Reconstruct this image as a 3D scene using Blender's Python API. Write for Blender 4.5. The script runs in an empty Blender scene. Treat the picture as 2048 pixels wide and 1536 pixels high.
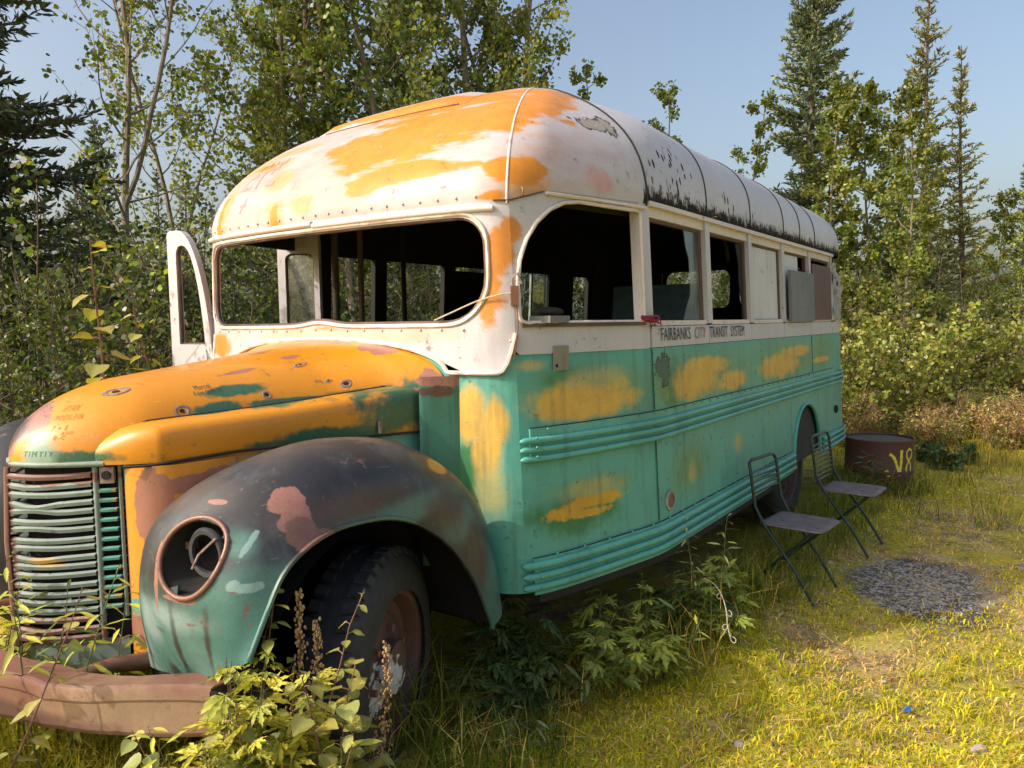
import bpy, bmesh, math, random
import numpy as np
from mathutils import Matrix, Vector, Euler
from math import sin, cos, pi, radians
SC = bpy.context.scene
COL = SC.collection
rng = np.random.default_rng(7)
random.seed(7)

# ------------------------------------------------------------------ camera
CP = np.array([2.6667, -3.2008, 1.6680])
CR = np.array([[0.81681, 0.57676, -0.01320], [0.03576, -0.07346, -0.99666], [-0.57580, 0.81360, -0.08063]])
cam = bpy.data.cameras.new('camera')
cam.sensor_width = 36.0
cam.lens = 1500 / 2048 * 36.0
cam.clip_start = 0.05
cam.clip_end = 3000
camo = bpy.data.objects.new('camera', cam)
COL.objects.link(camo)
camo.matrix_world = Matrix((
    (CR[0][0], -CR[1][0], -CR[2][0], CP[0]),
    (CR[0][1], -CR[1][1], -CR[2][1], CP[1]),
    (CR[0][2], -CR[1][2], -CR[2][2], CP[2]),
    (0, 0, 0, 1)))
SC.camera = camo

# ------------------------------------------------------------------ light
SUN_ELEV = radians(36)
SUN_DIR = Vector((0.53, 0.85, 0)).normalized()          # the way the light travels over the ground
w = bpy.data.worlds.new('World')
SC.world = w
w.use_nodes = True
wn = w.node_tree
sky = wn.nodes.new('ShaderNodeTexSky')
sky.sky_type = 'NISHITA'
sky.sun_disc = False
sky.sun_elevation = SUN_ELEV
sky.sun_rotation = math.atan2(-SUN_DIR.x, -SUN_DIR.y)
sky.air_density = 1.1
sky.dust_density = 6.0
sky.ozone_density = 0.0
bg = wn.nodes['Background']
bg.inputs['Strength'].default_value = 0.15
wn.links.new(sky.outputs[0], bg.inputs[0])
sun = bpy.data.lights.new('sun', 'SUN')
sun.energy = 2.45
sun.angle = radians(0.5)
sun.color = (1.0, 0.90, 0.80)
suno = bpy.data.objects.new('sun', sun)
COL.objects.link(suno)
d = Vector((SUN_DIR.x * cos(SUN_ELEV), SUN_DIR.y * cos(SUN_ELEV), -sin(SUN_ELEV)))
suno.rotation_euler = d.to_track_quat('-Z', 'Y').to_euler()
suno.location = (-3, -8, 12)
vs = SC.view_settings
vs.view_transform = 'Standard'
vs.look = 'None'
vs.exposure = 0.60
vs.gamma = 1
vs.use_curve_mapping = False
SC.cycles.max_bounces = 6
SC.cycles.transparent_max_bounces = 8

# ------------------------------------------------------------------ helpers
def srgb(r, g, b):
    f = lambda c: (c / 255) / 12.92 if c / 255 <= 0.04045 else ((c / 255 + 0.055) / 1.055) ** 2.4
    return (f(r), f(g), f(b))

def tag(o, label=None, cat=None, group=None, kind=None):
    if label: o['label'] = label
    if cat: o['category'] = cat
    if group: o['group'] = group
    if kind: o['kind'] = kind
    return o

def empty(name, loc=(0, 0, 0), rz=0.0, label=None, cat=None, group=None):
    o = bpy.data.objects.new(name, None)
    o.empty_display_size = 0.1
    COL.objects.link(o)
    o.location = loc
    o.rotation_euler = (0, 0, rz)
    return tag(o, label, cat, group)

def link(name, me, parent=None, world=False):
    o = bpy.data.objects.new(name, me)
    COL.objects.link(o)
    if parent is not None:
        o.parent = parent
        if world:
            o.matrix_parent_inverse = Matrix.Translation(-Vector(parent.location))
    return o

def copy_tree(o, parent=None):
    c = o.copy()
    COL.objects.link(c)
    c.parent = parent
    for ch in o.children:
        copy_tree(ch, c)
    return c

class MB:
    def __init__(self):
        self.v = []; self.f = []
    def add(self, vs, fs):
        n = len(self.v)
        self.v += [tuple(map(float, p)) for p in vs]
        self.f += [tuple(int(i) + n for i in f) for f in fs]
        return self
    def grid(self, rows, closed_u=False, closed_v=False):
        nv, nu = len(rows), len(rows[0])
        vs = [p for r in rows for p in r]
        fs = []
        for j in range(nv - (0 if closed_v else 1)):
            for i in range(nu - (0 if closed_u else 1)):
                a = j * nu + i; b = j * nu + (i + 1) % nu
                c = ((j + 1) % nv) * nu + (i + 1) % nu; d_ = ((j + 1) % nv) * nu + i
                fs.append((a, b, c, d_))
        return self.add(vs, fs)
    def box(self, c, s, rot=None):
        c = np.array(c, float); h = np.array(s, float) / 2
        vs = []
        for z in (-1, 1):
            for y in (-1, 1):
                for x in (-1, 1):
                    p = np.array([x, y, z]) * h
                    if rot is not None: p = np.array(rot @ Vector(p))
                    vs.append(c + p)
        return self.add(vs, [(0, 2, 3, 1), (4, 5, 7, 6), (0, 1, 5, 4), (2, 6, 7, 3), (0, 4, 6, 2), (1, 3, 7, 5)])
    def tube(self, path, r, n=8, caps=True, closed=False, squash=None):
        P = [np.array(p, float) for p in path]
        m = len(P)
        rs = r if hasattr(r, '__len__') else [r] * m
        t0 = None; up = None; rows = []
        for i in range(m):
            if closed: t = P[(i + 1) % m] - P[i - 1]
            else: t = P[min(i + 1, m - 1)] - P[max(i - 1, 0)]
            t = t / (np.linalg.norm(t) + 1e-12)
            if up is None:
                a = np.array([0, 0, 1.]) if abs(t[2]) < 0.9 else np.array([1., 0, 0])
                up = a - t * (a @ t)
            else:
                up = up - t * (up @ t)
            up /= np.linalg.norm(up) + 1e-12
            sd = np.cross(t, up)
            rows.append([P[i] + rs[i] * (cos(2 * pi * k / n) * up * (squash or 1) + sin(2 * pi * k / n) * sd) for k in range(n)])
        b = len(self.v)
        self.grid(rows, closed_u=True, closed_v=closed)
        if caps and not closed:
            self.f.append(tuple(b + k for k in range(n))[::-1])
            self.f.append(tuple(b + (m - 1) * n + k for k in range(n)))
        return self
    def sphere(self, c, r, nu=10, nv=6, sc=(1, 1, 1)):
        rows = []
        for j in range(nv + 1):
            th = pi * j / nv
            rows.append([(c[0] + r * sc[0] * sin(th) * cos(2 * pi * i / nu), c[1] + r * sc[1] * sin(th) * sin(2 * pi * i / nu), c[2] + r * sc[2] * cos(th)) for i in range(nu)])
        return self.grid(rows, closed_u=True)
    def mesh(self, name, mat=None, smooth=True, sharp=40):
        me = bpy.data.meshes.new(name)
        me.from_pydata(self.v, [], self.f)
        me.validate(clean_customdata=False)
        if mat: me.materials.append(mat)
        if smooth:
            me.polygons.foreach_set('use_smooth', [True] * len(me.polygons))
            if sharp: me.set_sharp_from_angle(angle=radians(sharp))
        me.update()
        return me
    def build(self, name, mat=None, parent=None, smooth=True, sharp=40, world=False, solid=0, off=-1.0, sub=0, label=None, kind=None):
        o = link(name, self.mesh(name, mat, smooth, sharp), parent, world)
        if sub:
            m = o.modifiers.new('sub', 'SUBSURF'); m.levels = sub; m.render_levels = sub
        if solid:
            m = o.modifiers.new('solid', 'SOLIDIFY'); m.thickness = solid; m.offset = off
            if smooth:
                e = o.modifiers.new('edges', 'EDGE_SPLIT'); e.split_angle = radians(50); e.use_edge_sharp = False
        if label: o['label'] = label
        if kind: o['kind'] = kind
        return o

def fast_mesh(name, verts, faces, mat, col=None, smooth=False):
    """verts (n,3); faces list of (m,k) arrays"""
    me = bpy.data.meshes.new(name)
    verts = np.asarray(verts, np.float32)
    if not isinstance(faces, list): faces = [faces]
    faces = [np.asarray(f, np.int32) for f in faces if len(f)]
    me.vertices.add(len(verts))
    me.vertices.foreach_set('co', verts.ravel())
    nl = sum(f.size for f in faces); npoly = sum(len(f) for f in faces)
    me.loops.add(nl); me.polygons.add(npoly)
    me.loops.foreach_set('vertex_index', np.concatenate([f.ravel() for f in faces]))
    tot = np.concatenate([np.full(len(f), f.shape[1], np.int32) for f in faces])
    start = np.concatenate([[0], np.cumsum(tot)[:-1]]).astype(np.int32)
    me.polygons.foreach_set('loop_start', start)
    try: me.polygons.foreach_set('loop_total', tot)
    except Exception: pass
    if smooth: me.polygons.foreach_set('use_smooth', np.ones(npoly, bool))
    if col is not None:
        a = me.color_attributes.new('Col', 'FLOAT_COLOR', 'POINT')
        c4 = np.ones((len(verts), 4), np.float32); c4[:, :3] = col
        a.data.foreach_set('color', c4.ravel())
    if mat: me.materials.append(mat)
    me.update(calc_edges=True)
    return me

def crom(pts, n):
    """Catmull-Rom resample of a polyline to n points"""
    P = np.array(pts, float)
    m = len(P)
    ext = np.vstack([2 * P[0] - P[1], P, 2 * P[-1] - P[-2]])
    seg = np.linalg.norm(np.diff(P, axis=0), axis=1); u = np.concatenate([[0], np.cumsum(seg)]); u /= u[-1]
    out = []
    for q in np.linspace(0, 1, n):
        i = min(max(np.searchsorted(u, q, side='right') - 1, 0), m - 2)
        tt = (q - u[i]) / max(u[i + 1] - u[i], 1e-9)
        p0, p1, p2, p3 = ext[i], ext[i + 1], ext[i + 2], ext[i + 3]
        out.append(0.5 * (2 * p1 + (p2 - p0) * tt + (2 * p0 - 5 * p1 + 4 * p2 - p3) * tt ** 2 + (3 * p1 - p0 - 3 * p2 + p3) * tt ** 3))
    return np.array(out)

def smooth01(x):
    x = np.clip(x, 0, 1); return x * x * (3 - 2 * x)

# ------------------------------------------------------------------ materials
class NT:
    """small node-tree writer"""
    def __init__(self, name):
        self.m = bpy.data.materials.new(name); self.m.use_nodes = True
        self.t = self.m.node_tree; self.t.nodes.clear()
        self.out = self.t.nodes.new('ShaderNodeOutputMaterial')
    def n(self, typ, **kw):
        nd = self.t.nodes.new('ShaderNode' + typ)
        for k, v in kw.items(): setattr(nd, k, v)
        return nd
    def put(self, sock, v):
        if isinstance(v, bpy.types.NodeSocket): self.t.links.new(v, sock)
        elif isinstance(v, (tuple, list)) and len(v) == 3 and sock.type == 'RGBA': sock.default_value = (*v, 1)
        else: sock.default_value = v
    def math(self, op, a, b=0.0, clamp=False):
        nd = self.n('Math', operation=op, use_clamp=clamp); self.put(nd.inputs[0], a); self.put(nd.inputs[1], b); return nd.outputs[0]
    def vmath(self, op, a, b):
        nd = self.n('VectorMath', operation=op); self.put(nd.inputs[0], a); self.put(nd.inputs[1], b)
        return nd.outputs['Value'] if op in ('LENGTH', 'DOT_PRODUCT') else nd.outputs[0]
    def mix(self, fac, a, b, mode='MIX'):
        nd = self.n('Mix', data_type='RGBA', blend_type=mode); self.put(nd.inputs[0], fac); self.put(nd.inputs[6], a); self.put(nd.inputs[7], b); return nd.outputs[2]
    def ramp(self, v, a, b, smooth=True):
        nd = self.n('MapRange', interpolation_type='SMOOTHSTEP' if smooth else 'LINEAR'); self.put(nd.inputs[0], v); nd.inputs[1].default_value = a; nd.inputs[2].default_value = b; return nd.outputs[0]
    def noise(self, scale, detail=4, rough=0.55, vec=None, dist=0.0, dim='3D'):
        nd = self.n('TexNoise'); nd.inputs['Scale'].default_value = scale; nd.inputs['Detail'].default_value = detail; nd.inputs['Roughness'].default_value = rough; nd.inputs['Distortion'].default_value = dist
        if vec is not None: self.put(nd.inputs['Vector'], vec)
        return nd.outputs[0]
    def obj(self):
        return self.n('TexCoord').outputs['Object']
    def scale(self, vec, s):
        nd = self.n('Mapping'); self.put(nd.inputs[0], vec); nd.inputs[3].default_value = s; return nd.outputs[0]
    def principled(self, color, rough=0.6, metal=0.0, bump=None, bstr=0.2, bdist=0.01, spec=0.5, coat=0.0):
        p = self.n('BsdfPrincipled')
        self.put(p.inputs['Base Color'], color); self.put(p.inputs['Roughness'], rough); self.put(p.inputs['Metallic'], metal)
        p.inputs['Specular IOR Level'].default_value = spec
        p.inputs['Coat Weight'].default_value = coat
        if bump is not None:
            b = self.n('Bump'); b.inputs['Strength'].default_value = bstr; b.inputs['Distance'].default_value = bdist
            self.put(b.inputs['Height'], bump); self.t.links.new(b.outputs[0], p.inputs['Normal'])
        self.t.links.new(p.outputs[0], self.out.inputs[0])
        return p

def blobs(N, pos, nz, items, soft=0.18, warp=0.7):
    """union of noisy ellipsoids: [(centre, radii)]"""
    res = None
    for c, r in items:
        v = N.vmath('SUBTRACT', pos, c)
        v = N.vmath('MULTIPLY', v, (1 / r[0], 1 / r[1], 1 / r[2]))
        l = N.vmath('LENGTH', v, (0, 0, 0))
        l = N.math('ADD', l, N.math('MULTIPLY', N.math('SUBTRACT', nz, 0.5), -warp * 3.6))
        m = N.ramp(l, 1 + soft, 1 - soft)
        res = m if res is None else N.math('MAXIMUM', res, m)
    return res

def paint(name, base, layers=(), rough=0.38, vary=0.12, rust=0.5, streak=0.25, rustcol=(0.10, 0.045, 0.03), stain=(0.03, 0.035, 0.03), coat=0.0, dents=0.25, lichen=None, chips=None, spec=.5, flakes=.6, flakecol=(.10, .05, .038), scratch=.35, grime=.22):
    """weathered paint. layers: (colour, blobs, noise scale, softness, warp)"""
    N = NT(name); pos = N.obj()
    big = N.noise(2.2, 3, 0.5, pos); mid = N.noise(9, 6, 0.62, pos); fine = N.noise(60, 4, 0.6, pos)
    c = N.mix(N.ramp(big, 0.35, 0.7), base, tuple(x * (1 - vary) for x in base))
    c = N.mix(N.math('MULTIPLY', N.ramp(mid, 0.55, 0.8), vary * 1.6), c, tuple(min(1, x * 1.25 + 0.02) for x in base))
    for L in layers:
        colr, items, ns, soft, warp = L[:5]
        if ns < 0:                                    # streaky (brushed across the roof)
            nz = N.noise(-ns, 6, 0.62, N.scale(pos, (.55, 0.8, 2.6)))
        else:
            nz = N.noise(ns, 6, 0.6, pos)
        m = blobs(N, pos, nz, items, soft, warp)
        tone = N.mix(N.ramp(mid, 0.3, 0.75), colr, tuple(x * 0.8 for x in colr))
        c = N.mix(m, c, tone)
    # vertical streaks of dirt
    st = N.noise(14, 5, 0.65, N.scale(pos, (1, 1, 0.08)))
    c = N.mix(N.math('MULTIPLY', N.ramp(st, 0.50, 0.70), streak), c, stain)
    spots = N.ramp(N.noise(34, 5, 0.7, pos), 0.66, 0.72)
    sm = N.math('MULTIPLY', spots, rust)
    c = N.mix(sm, c, rustcol)
    k = None
    if lichen:                                        # black growth along the roof gutter
        sep = N.n('SeparateXYZ'); N.put(sep.inputs[0], pos)
        zz = N.math('ADD', sep.outputs[2], N.math('MULTIPLY', N.math('SUBTRACT', N.noise(26, 8, 0.85, N.scale(pos, (1, 1, .62))), 0.5), -0.30))
        band = N.math('MULTIPLY', N.ramp(zz, lichen[1], lichen[0]), N.math('GREATER_THAN', sep.outputs[1], lichen[2]))
        speck = N.n('TexVoronoi'); speck.inputs['Scale'].default_value = 19; N.put(speck.inputs['Vector'], N.scale(pos, (1, 1.5, 0.62)))
        sp = N.math('MULTIPLY', N.ramp(speck.outputs['Distance'], 0.34, 0.27), blobs(N, pos, N.noise(6, 4, .6, pos), [((1.14, .36, 2.38), (.3, .30, .20)), ((1.16, .62, 2.30), (.2, .09, .16)), ((1.16, 1.05, 2.28), (.2, .2, .10)), ((1.16, 1.45, 2.28), (.2, .12, .10))], .3, .6))
        sp = N.math('MULTIPLY', sp, N.ramp(N.noise(9, 3, .5, pos), .45, .55))
        k = N.math('MAXIMUM', band, sp)
        c = N.mix(k, c, (0.018, 0.018, 0.015))
    if chips:
        nz = N.noise(22, 6, .7, pos)
        m2 = blobs(N, pos, nz, chips[1], .05, .9)
        rim = blobs(N, pos, nz, [(a, tuple(x * 1.35 for x in r)) for a, r in chips[1]], .05, .9)
        c = N.mix(rim, c, (0.02, 0.02, 0.02)); c = N.mix(m2, c, chips[0])
    # hard edged flakes and fine scratches
    fl = N.math('MULTIPLY', N.ramp(N.noise(17, 9, .78, pos), .605, .612), N.ramp(N.noise(3.1, 4, .6, pos), .44, .56))
    c = N.mix(N.math('MULTIPLY', fl, flakes), c, flakecol)
    sc1 = N.math('MULTIPLY', N.ramp(N.noise(9, 2, .5, N.scale(pos, (9, 1.1, 14))), .70, .72), N.ramp(N.noise(2.6, 3, .5, pos), .48, .58))
    c = N.mix(N.math('MULTIPLY', sc1, scratch), c, tuple(min(1, x * 1.9 + .06) for x in base))
    gr = N.ramp(N.noise(120, 4, .7, pos), .35, .75)
    c = N.mix(N.math('MULTIPLY', gr, grime), c, tuple(x * .55 for x in base), 'MIX')
    rg = N.math('ADD', rough, N.math('MULTIPLY', mid, 0.22)); rg = N.math('ADD', rg, N.math('MULTIPLY', N.math('MAXIMUM', sm, fl), 0.35))
    if k is not None: rg = N.math('ADD', rg, N.math('MULTIPLY', k, .6))
    hb = N.math('ADD', N.math('MULTIPLY', big, dents * 4), N.math('MULTIPLY', fine, 0.05))
    hb = N.math('SUBTRACT', hb, N.math('MULTIPLY', N.math('MAXIMUM', sm, fl), 0.25))
    pr = N.principled(c, rg, 0.0, hb, 0.35, 0.02, spec, coat)
    if k is not None: N.put(pr.inputs['Specular IOR Level'], N.math('MULTIPLY', N.math('SUBTRACT', 1.0, k), spec)); N.put(pr.inputs['Coat Weight'], N.math('MULTIPLY', N.math('SUBTRACT', 1.0, k), coat))
    return N.m

def simple(name, col, rough=0.6, vary=0.25, scale=8, metal=0.0, bump=0.1, spec=0.5):
    N = NT(name); pos = N.obj()
    n1 = N.noise(scale, 6, 0.65, pos)
    c = N.mix(N.ramp(n1, 0.3, 0.75), tuple(x * (1 - vary) for x in col), tuple(min(1, x * (1 + vary)) for x in col))
    N.principled(c, rough, metal, n1, bump, 0.01, spec)
    return N.m

def leafmat(name, tint=(1, 1, 1), rough=0.5, trans=0.35, spec=0.3):
    N = NT(name)
    a = N.n('Attribute', attribute_name='Col')
    oi = N.n('ObjectInfo')
    c = N.mix(1.0, a.outputs['Color'], tint, 'MULTIPLY')
    hsv = N.n('HueSaturation'); N.put(hsv.inputs['Color'], c)
    N.put(hsv.inputs['Value'], N.math('ADD', N.math('MULTIPLY', oi.outputs['Random'], 0.4), 0.8))
    p = N.n('BsdfPrincipled'); N.put(p.inputs['Base Color'], hsv.outputs[0]); p.inputs['Roughness'].default_value = rough
    p.inputs['Specular IOR Level'].default_value = spec
    t = N.n('BsdfTranslucent'); N.put(t.inputs[0], N.mix(1.0, hsv.outputs[0], (1.3, 1.35, 0.5), 'MULTIPLY'))
    mx = N.n('MixShader'); mx.inputs[0].default_value = trans
    N.t.links.new(p.outputs[0], mx.inputs[1]); N.t.links.new(t.outputs[0], mx.inputs[2]); N.t.links.new(mx.outputs[0], N.out.inputs[0])
    return N.m

WHITE = (0.53, 0.51, 0.535); ORANGE = (0.66, 0.245, 0.012); TEAL = (0.095, 0.385, 0.32); YEL = (0.72, 0.43, 0.06)
PINK = (0.36, 0.165, 0.125); GREEN = (0.018, 0.125, 0.075); RUST = (0.24, 0.11, 0.085)
# ------------------------------------------------------------------ paints of the bus (blob centres in metres, bus coordinates)
M = {}
M['roof'] = paint('roof paint', WHITE, [
    ((.56, .385, .34), [((0, -.8, 2.36), (1.0, .55, .27))], -4.0, .9, .9),
    ((.66, .36, .17), [((-.57, -.71, 2.48), (.20, .3, .045)), ((-.36, -.83, 2.36), (.10, .3, .05)), ((-.30, -.92, 2.17), (.07, .2, .08)), ((-.77, -.85, 2.28), (.06, .2, .15)), ((1.0, -.74, 2.17), (.07, .14, .09)), ((-.1, -.9, 2.22), (.08, .2, .05)), ((-.45, -.6, 2.56), (.25, .3, .03))], -4.5, .5, .8),
    (ORANGE, [((.46, -.60, 2.52), (.44, .42, .115)), ((.27, -.80, 2.41), (.27, .3, .10)), ((.72, -.5, 2.56), (.24, .4, .085)), ((.02, -.68, 2.50), (.15, .35, .08)), ((.50, -.87, 2.30), (.30, .25, .045)), ((.28, -.9, 2.26), (.13, .2, .06)), ((.94, -.79, 2.27), (.065, .16, .055)), ((.92, -.82, 2.165), (.07, .12, .022)),
              ((.35, -.3, 2.70), (.75, .42, .09)), ((.88, -.30, 2.625), (.20, .10, .018)), ((.98, -.74, 2.26), (.05, .14, .06)), ((-.30, -.92, 2.17), (.035, .2, .05)), ((-.62, -.7, 2.48), (.10, .3, .02)), ((-.80, -.83, 2.22), (.025, .2, .12))], -4.5, .20, .85),
    ((.60, .36, .32), [((1.10, -.33, 2.27), (.10, .09, .055))], 7, .6, .8)],
    rough=.22, vary=.07, rust=.12, streak=.10, spec=.22, coat=.0, dents=.25, flakes=.35, lichen=(2.250, 2.290, -.03), chips=((.36, .31, .24), [((1.0, -.19, 2.545), (.10, .085, .028)), ((1.02, -.10, 2.55), (.06, .03, .04))]))
M['white'] = paint('cream white paint', WHITE, [
    (ORANGE, [((.93, -.84, 1.94), (.05, .2, .10)), ((.90, -.84, 1.78), (.05, .2, .12)), ((.97, -.82, 2.02), (.03, .1, .05)), ((.05, -.9, 1.645), (.10, .2, .02)), ((-.95, -.84, 1.95), (.06, .2, .2)), ((-.86, -.9, 1.58), (.12, .2, .06))], 9, .25, .5),
    ((.66, .47, .38), [((.1, -.9, 1.62), (.6, .3, .035))], 6, .5, .6)],
    rough=.34, vary=.08, rust=.35, streak=.12, coat=.1, dents=.18)
M['green'] = paint('teal green paint', TEAL, [
    ((.13, .31, .15), [((1.2, -.45, 1.39), (.2, .40, .10)), ((1.2, .62, 1.37), (.2, .75, .11)), ((1.2, 2.2, 1.38), (.2, .8, .12)), ((1.2, -.48, .97), (.2, .25, .05)), ((1.2, 3.2, 1.40), (.2, .35, .12)), ((1.23, .38, .93), (.2, .20, .10))], 5, .7, .35),
    ((.035, .19, .06), [((1.14, -.52, .875), (.25, .27, .07)), ((1.2, .20, 1.36), (.2, .13, .11)), ((.80, -.9, 1.06), (.07, .2, .16)), ((1.2, -.62, 1.44), (.2, .16, .05))], 6, .5, .6),
    (YEL, [((1.11, -.47, 1.335), (.25, .31, .070)), ((1.12, -.40, 1.395), (.25, .20, .05)), ((1.21, .50, 1.36), (.2, .33, .088)), ((1.21, .66, 1.43), (.2, .34, .048)), ((1.21, 1.06, 1.325), (.2, .22, .055)), ((1.21, 2.05, 1.36), (.2, .46, .075)), ((1.21, 2.45, 1.44), (.2, .34, .04)), ((1.21, 3.19, 1.345), (.2, .26, .022)), ((1.12, -.47, 1.335), (.25, .22, .05)),
           ((.81, -.87, 1.30), (.085, .2, .115)), ((.88, -.87, 1.18), (.065, .2, .16)), ((.92, -.86, 1.28), (.05, .2, .10))], 8, .30, .36),
    ((.40, .40, .17), [((1.12, -.43, .965), (.25, .16, .045)), ((1.12, -.38, 1.435), (.25, .17, .04)), ((1.23, .41, .90), (.2, .05, .05)), ((1.23, 1.12, .95), (.2, .06, .05)), ((.90, -.86, 1.0), (.06, .2, .10)), ((1.02, -.75, 1.50), (.05, .08, .02))], 12, .7, .4),
    ((.66, .36, .018), [((1.12, -.62, .888), (.2, .10, .024)), ((1.12, -.44, .912), (.2, .19, .026)), ((1.12, -.48, .868), (.2, .13, .018))], 16, .25, .6)],
    rough=.38, vary=.25, rust=.6, streak=.38, coat=.08, dents=.2, stain=(.022, .075, .065), chips=((.03, .09, .08), [((1.2, .105, 1.44), (.2, .055, .055))]))
M['hood'] = paint('orange bonnet paint', (.68, .27, .010), [
    (GREEN, [((.50, -1.05, 1.40), (.14, .22, .022)), ((.40, -1.40, 1.39), (.08, .25, .012)), ((.29, -1.60, 1.44), (.035, .13, .022)), ((.33, -1.66, 1.385), (.05, .09, .024)), ((.66, -1.02, 1.34), (.12, .28, .11)), ((.60, -1.40, 1.265), (.12, .30, .035)), ((.56, -1.62, 1.26), (.10, .16, .02)), ((.20, -2.08, 1.265), (.11, .11, .022)), ((.40, -1.5, 1.46), (.02, .15, .006))], 10, .28, .6),
    ((.26, .42, .34), [((.10, -2.16, 1.275), (.055, .09, .05))], 8, .35, .5),
    ((.62, .30, .04), [((.2, -2.05, 1.243), (.2, .3, .008))], 8, .35, .5),
    (PINK, [((-.02, -2.12, 1.37), (.085, .12, .075)), ((-.03, -2.16, 1.30), (.06, .08, .07)), ((.66, -.93, 1.43), (.07, .07, .05)), ((.36, -.97, 1.56), (.14, .05, .03)), ((.10, -.98, 1.60), (.25, .03, .02)), ((.21, -1.5, 1.50), (.012, .22, .012)), ((.2, -1.25, 1.55), (.03, .05, .015))], 12, .06, .7),
    ((.045, .03, .03), [((-.03, -2.15, 1.335), (.06, .08, .05))], 12, .35, .5)],
    rough=.26, vary=.10, rust=.3, streak=.04, coat=.25, dents=.22, rustcol=(.16, .06, .03))
M['shell'] = paint('orange and rust front shell paint', (0.62, 0.27, 0.03), [
    (TEAL, [((.66, -1.6, 1.2), (.2, .25, .05)), ((.36, -2.0, .70), (.2, .2, .055)), ((.66, -1.1, 1.25), (.2, .3, .2)), ((.25, -2.04, .98), (.022, .2, .3)), ((.27, -2.05, 1.2), (.05, .1, .05)), ((.35, -1.98, .78), (.1, .1, .03))], 8, .2, .5),
    (PINK, [((.385, -1.95, 1.10), (.05, .10, .15)), ((.385, -1.96, .93), (.035, .1, .16)), ((.33, -1.99, .70), (.1, .1, .05)), ((.5, -1.8, 1.17), (.12, .28, .035)), ((.285, -2.0, .86), (.010, .06, .3)), ((.6, -1.35, 1.2), (.2, .25, .03))], 12, .05, .5)],
    rough=.3, vary=.1, rust=.4, streak=.1, coat=.15, dents=.15)
FT = (.085, .20, .17)
M['fender'] = paint('dark worn fender paint', (0.030, 0.030, 0.034), [
    ((.075, .062, .050), [((.80, -1.75, 1.31), (.22, .4, .04)), ((.75, -2.0, 1.21), (.14, .10, .035))], 7, .8, .6),
    (FT, [((.72, -2.10, .76), (.5, .25, .17)), ((.97, -2.09, .93), (.16, .18, .12)), ((1.05, -1.46, 1.085), (.1, .34, .04)), ((1.04, -1.2, .98), (.08, .12, .06)), ((1.0, -.95, .62), (.2, .18, .16)), ((.955, -2.04, 1.09), (.05, .05, .05))], 6, .5, .4),
    ((.055, .17, .15), [((1.0, -2.06, .90), (.10, .10, .14)), ((1.03, -1.02, .70), (.06, .08, .14))], 9, .6, .5),
    ((.20, .33, .32), [((.985, -2.03, 1.105), (.008, .05, .034)), ((1.02, -2.065, 1.0), (.035, .05, .012)), ((.995, -2.085, 1.005), (.014, .05, .014))], 30, .12, .7),
    ((.24, .34, .33), [((.50, -2.05, .74), (.09, .15, .16)), ((.66, -2.12, .86), (.06, .1, .06)), ((.80, -2.13, .90), (.12, .1, .03))], 6, .7, .4),
    ((.085, .050, .040), [((1.047, -1.74, 1.15), (.06, .26, .05)), ((1.03, -1.25, 1.05), (.06, .12, .09)), ((1.03, -1.10, .86), (.05, .08, .14))], 7, .55, .4),
    ((.045, .04, .035), [((.56, -2.08, .76), (.018, .1, .15)), ((.80, -2.12, .80), (.012, .1, .10)), ((.93, -2.10, .84), (.010, .1, .08)), ((.72, -2.11, .70), (.03, .1, .04))], 9, .7, .6),
    ((.32, .15, .12), [((.985, -1.915, 1.19), (.045, .06, .035)), ((1.02, -1.905, 1.145), (.03, .05, .04)), ((.835, -2.15, .956), (.06, .1, .008)), ((.735, -2.13, 1.0), (.012, .1, .09)), ((.857, -2.03, 1.196), (.03, .02, .006))], 12, .06, .4),
    ((.20, .10, .08), [((1.04, -1.90, 1.10), (.04, .045, .045)), ((1.056, -1.86, 1.085), (.03, .06, .02))], 12, .1, .45),  # lower part of the pink patch, its shade painted as darker colour
    ((.55, .28, .03), [((.47, -1.94, 1.07), (.025, .09, .10)), ((.60, -1.86, 1.205), (.05, .09, .025)), ((.949, -1.22, 1.175), (.03, .09, .03))], 10, .2, .35)],
    rough=.34, vary=.25, rust=.5, streak=.35, coat=.12, dents=.3, stain=(.10, .13, .125), flakes=1, flakecol=(.16, .09, .07), scratch=.9)
M['rustmetal'] = paint('red brown rusted steel', (0.22, 0.10, 0.07), [((.33, .22, .14), [((.8, -2.3, .68), (.3, .3, .06))], 6, .5, .7), ((.10, .05, .04), [((.35, -2.4, .62), (.3, .3, .03))], 6, .5, .8)], rough=.36, vary=.2, rust=.6, streak=.12, coat=.1)
M['grille'] = paint('faded teal grille paint', (0.22, 0.29, 0.26), [((.40, .26, .06), [((.17, -2.09, .74), (.05, .1, .03)), ((.10, -2.12, .93), (.04, .1, .02))], 14, .2, .8), (RUST, [((.1, -2.15, .7), (.3, .2, .05)), ((0, -2.2, 1.0), (.02, .1, .5)), ((.15, -2.1, 1.2), (.3, .2, .02))], 14, .1, .8)], rough=.4, vary=.3, rust=.8, streak=.15)
M['rail'] = paint('teal rub rail paint', (0.10, 0.40, 0.33), [], rough=.36, vary=.25, rust=.6, streak=.3, coat=.1, stain=(.02, .06, .05))
M['trim'] = paint('cream trim paint', (0.70, 0.62, 0.56), [], rough=.4, vary=.12, rust=.7, streak=.15, rustcol=(.13, .06, .04))
M['wood'] = paint('peeling window frame', (0.12, 0.075, 0.055), [], rough=.6, vary=.4, rust=.5, streak=.4)
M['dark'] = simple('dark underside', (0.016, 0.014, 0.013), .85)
M['inner'] = simple('cabin lining in painted shade', (0.012, 0.011, 0.011), .9)  # near-black puts the shade of the cabin into the colour
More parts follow.
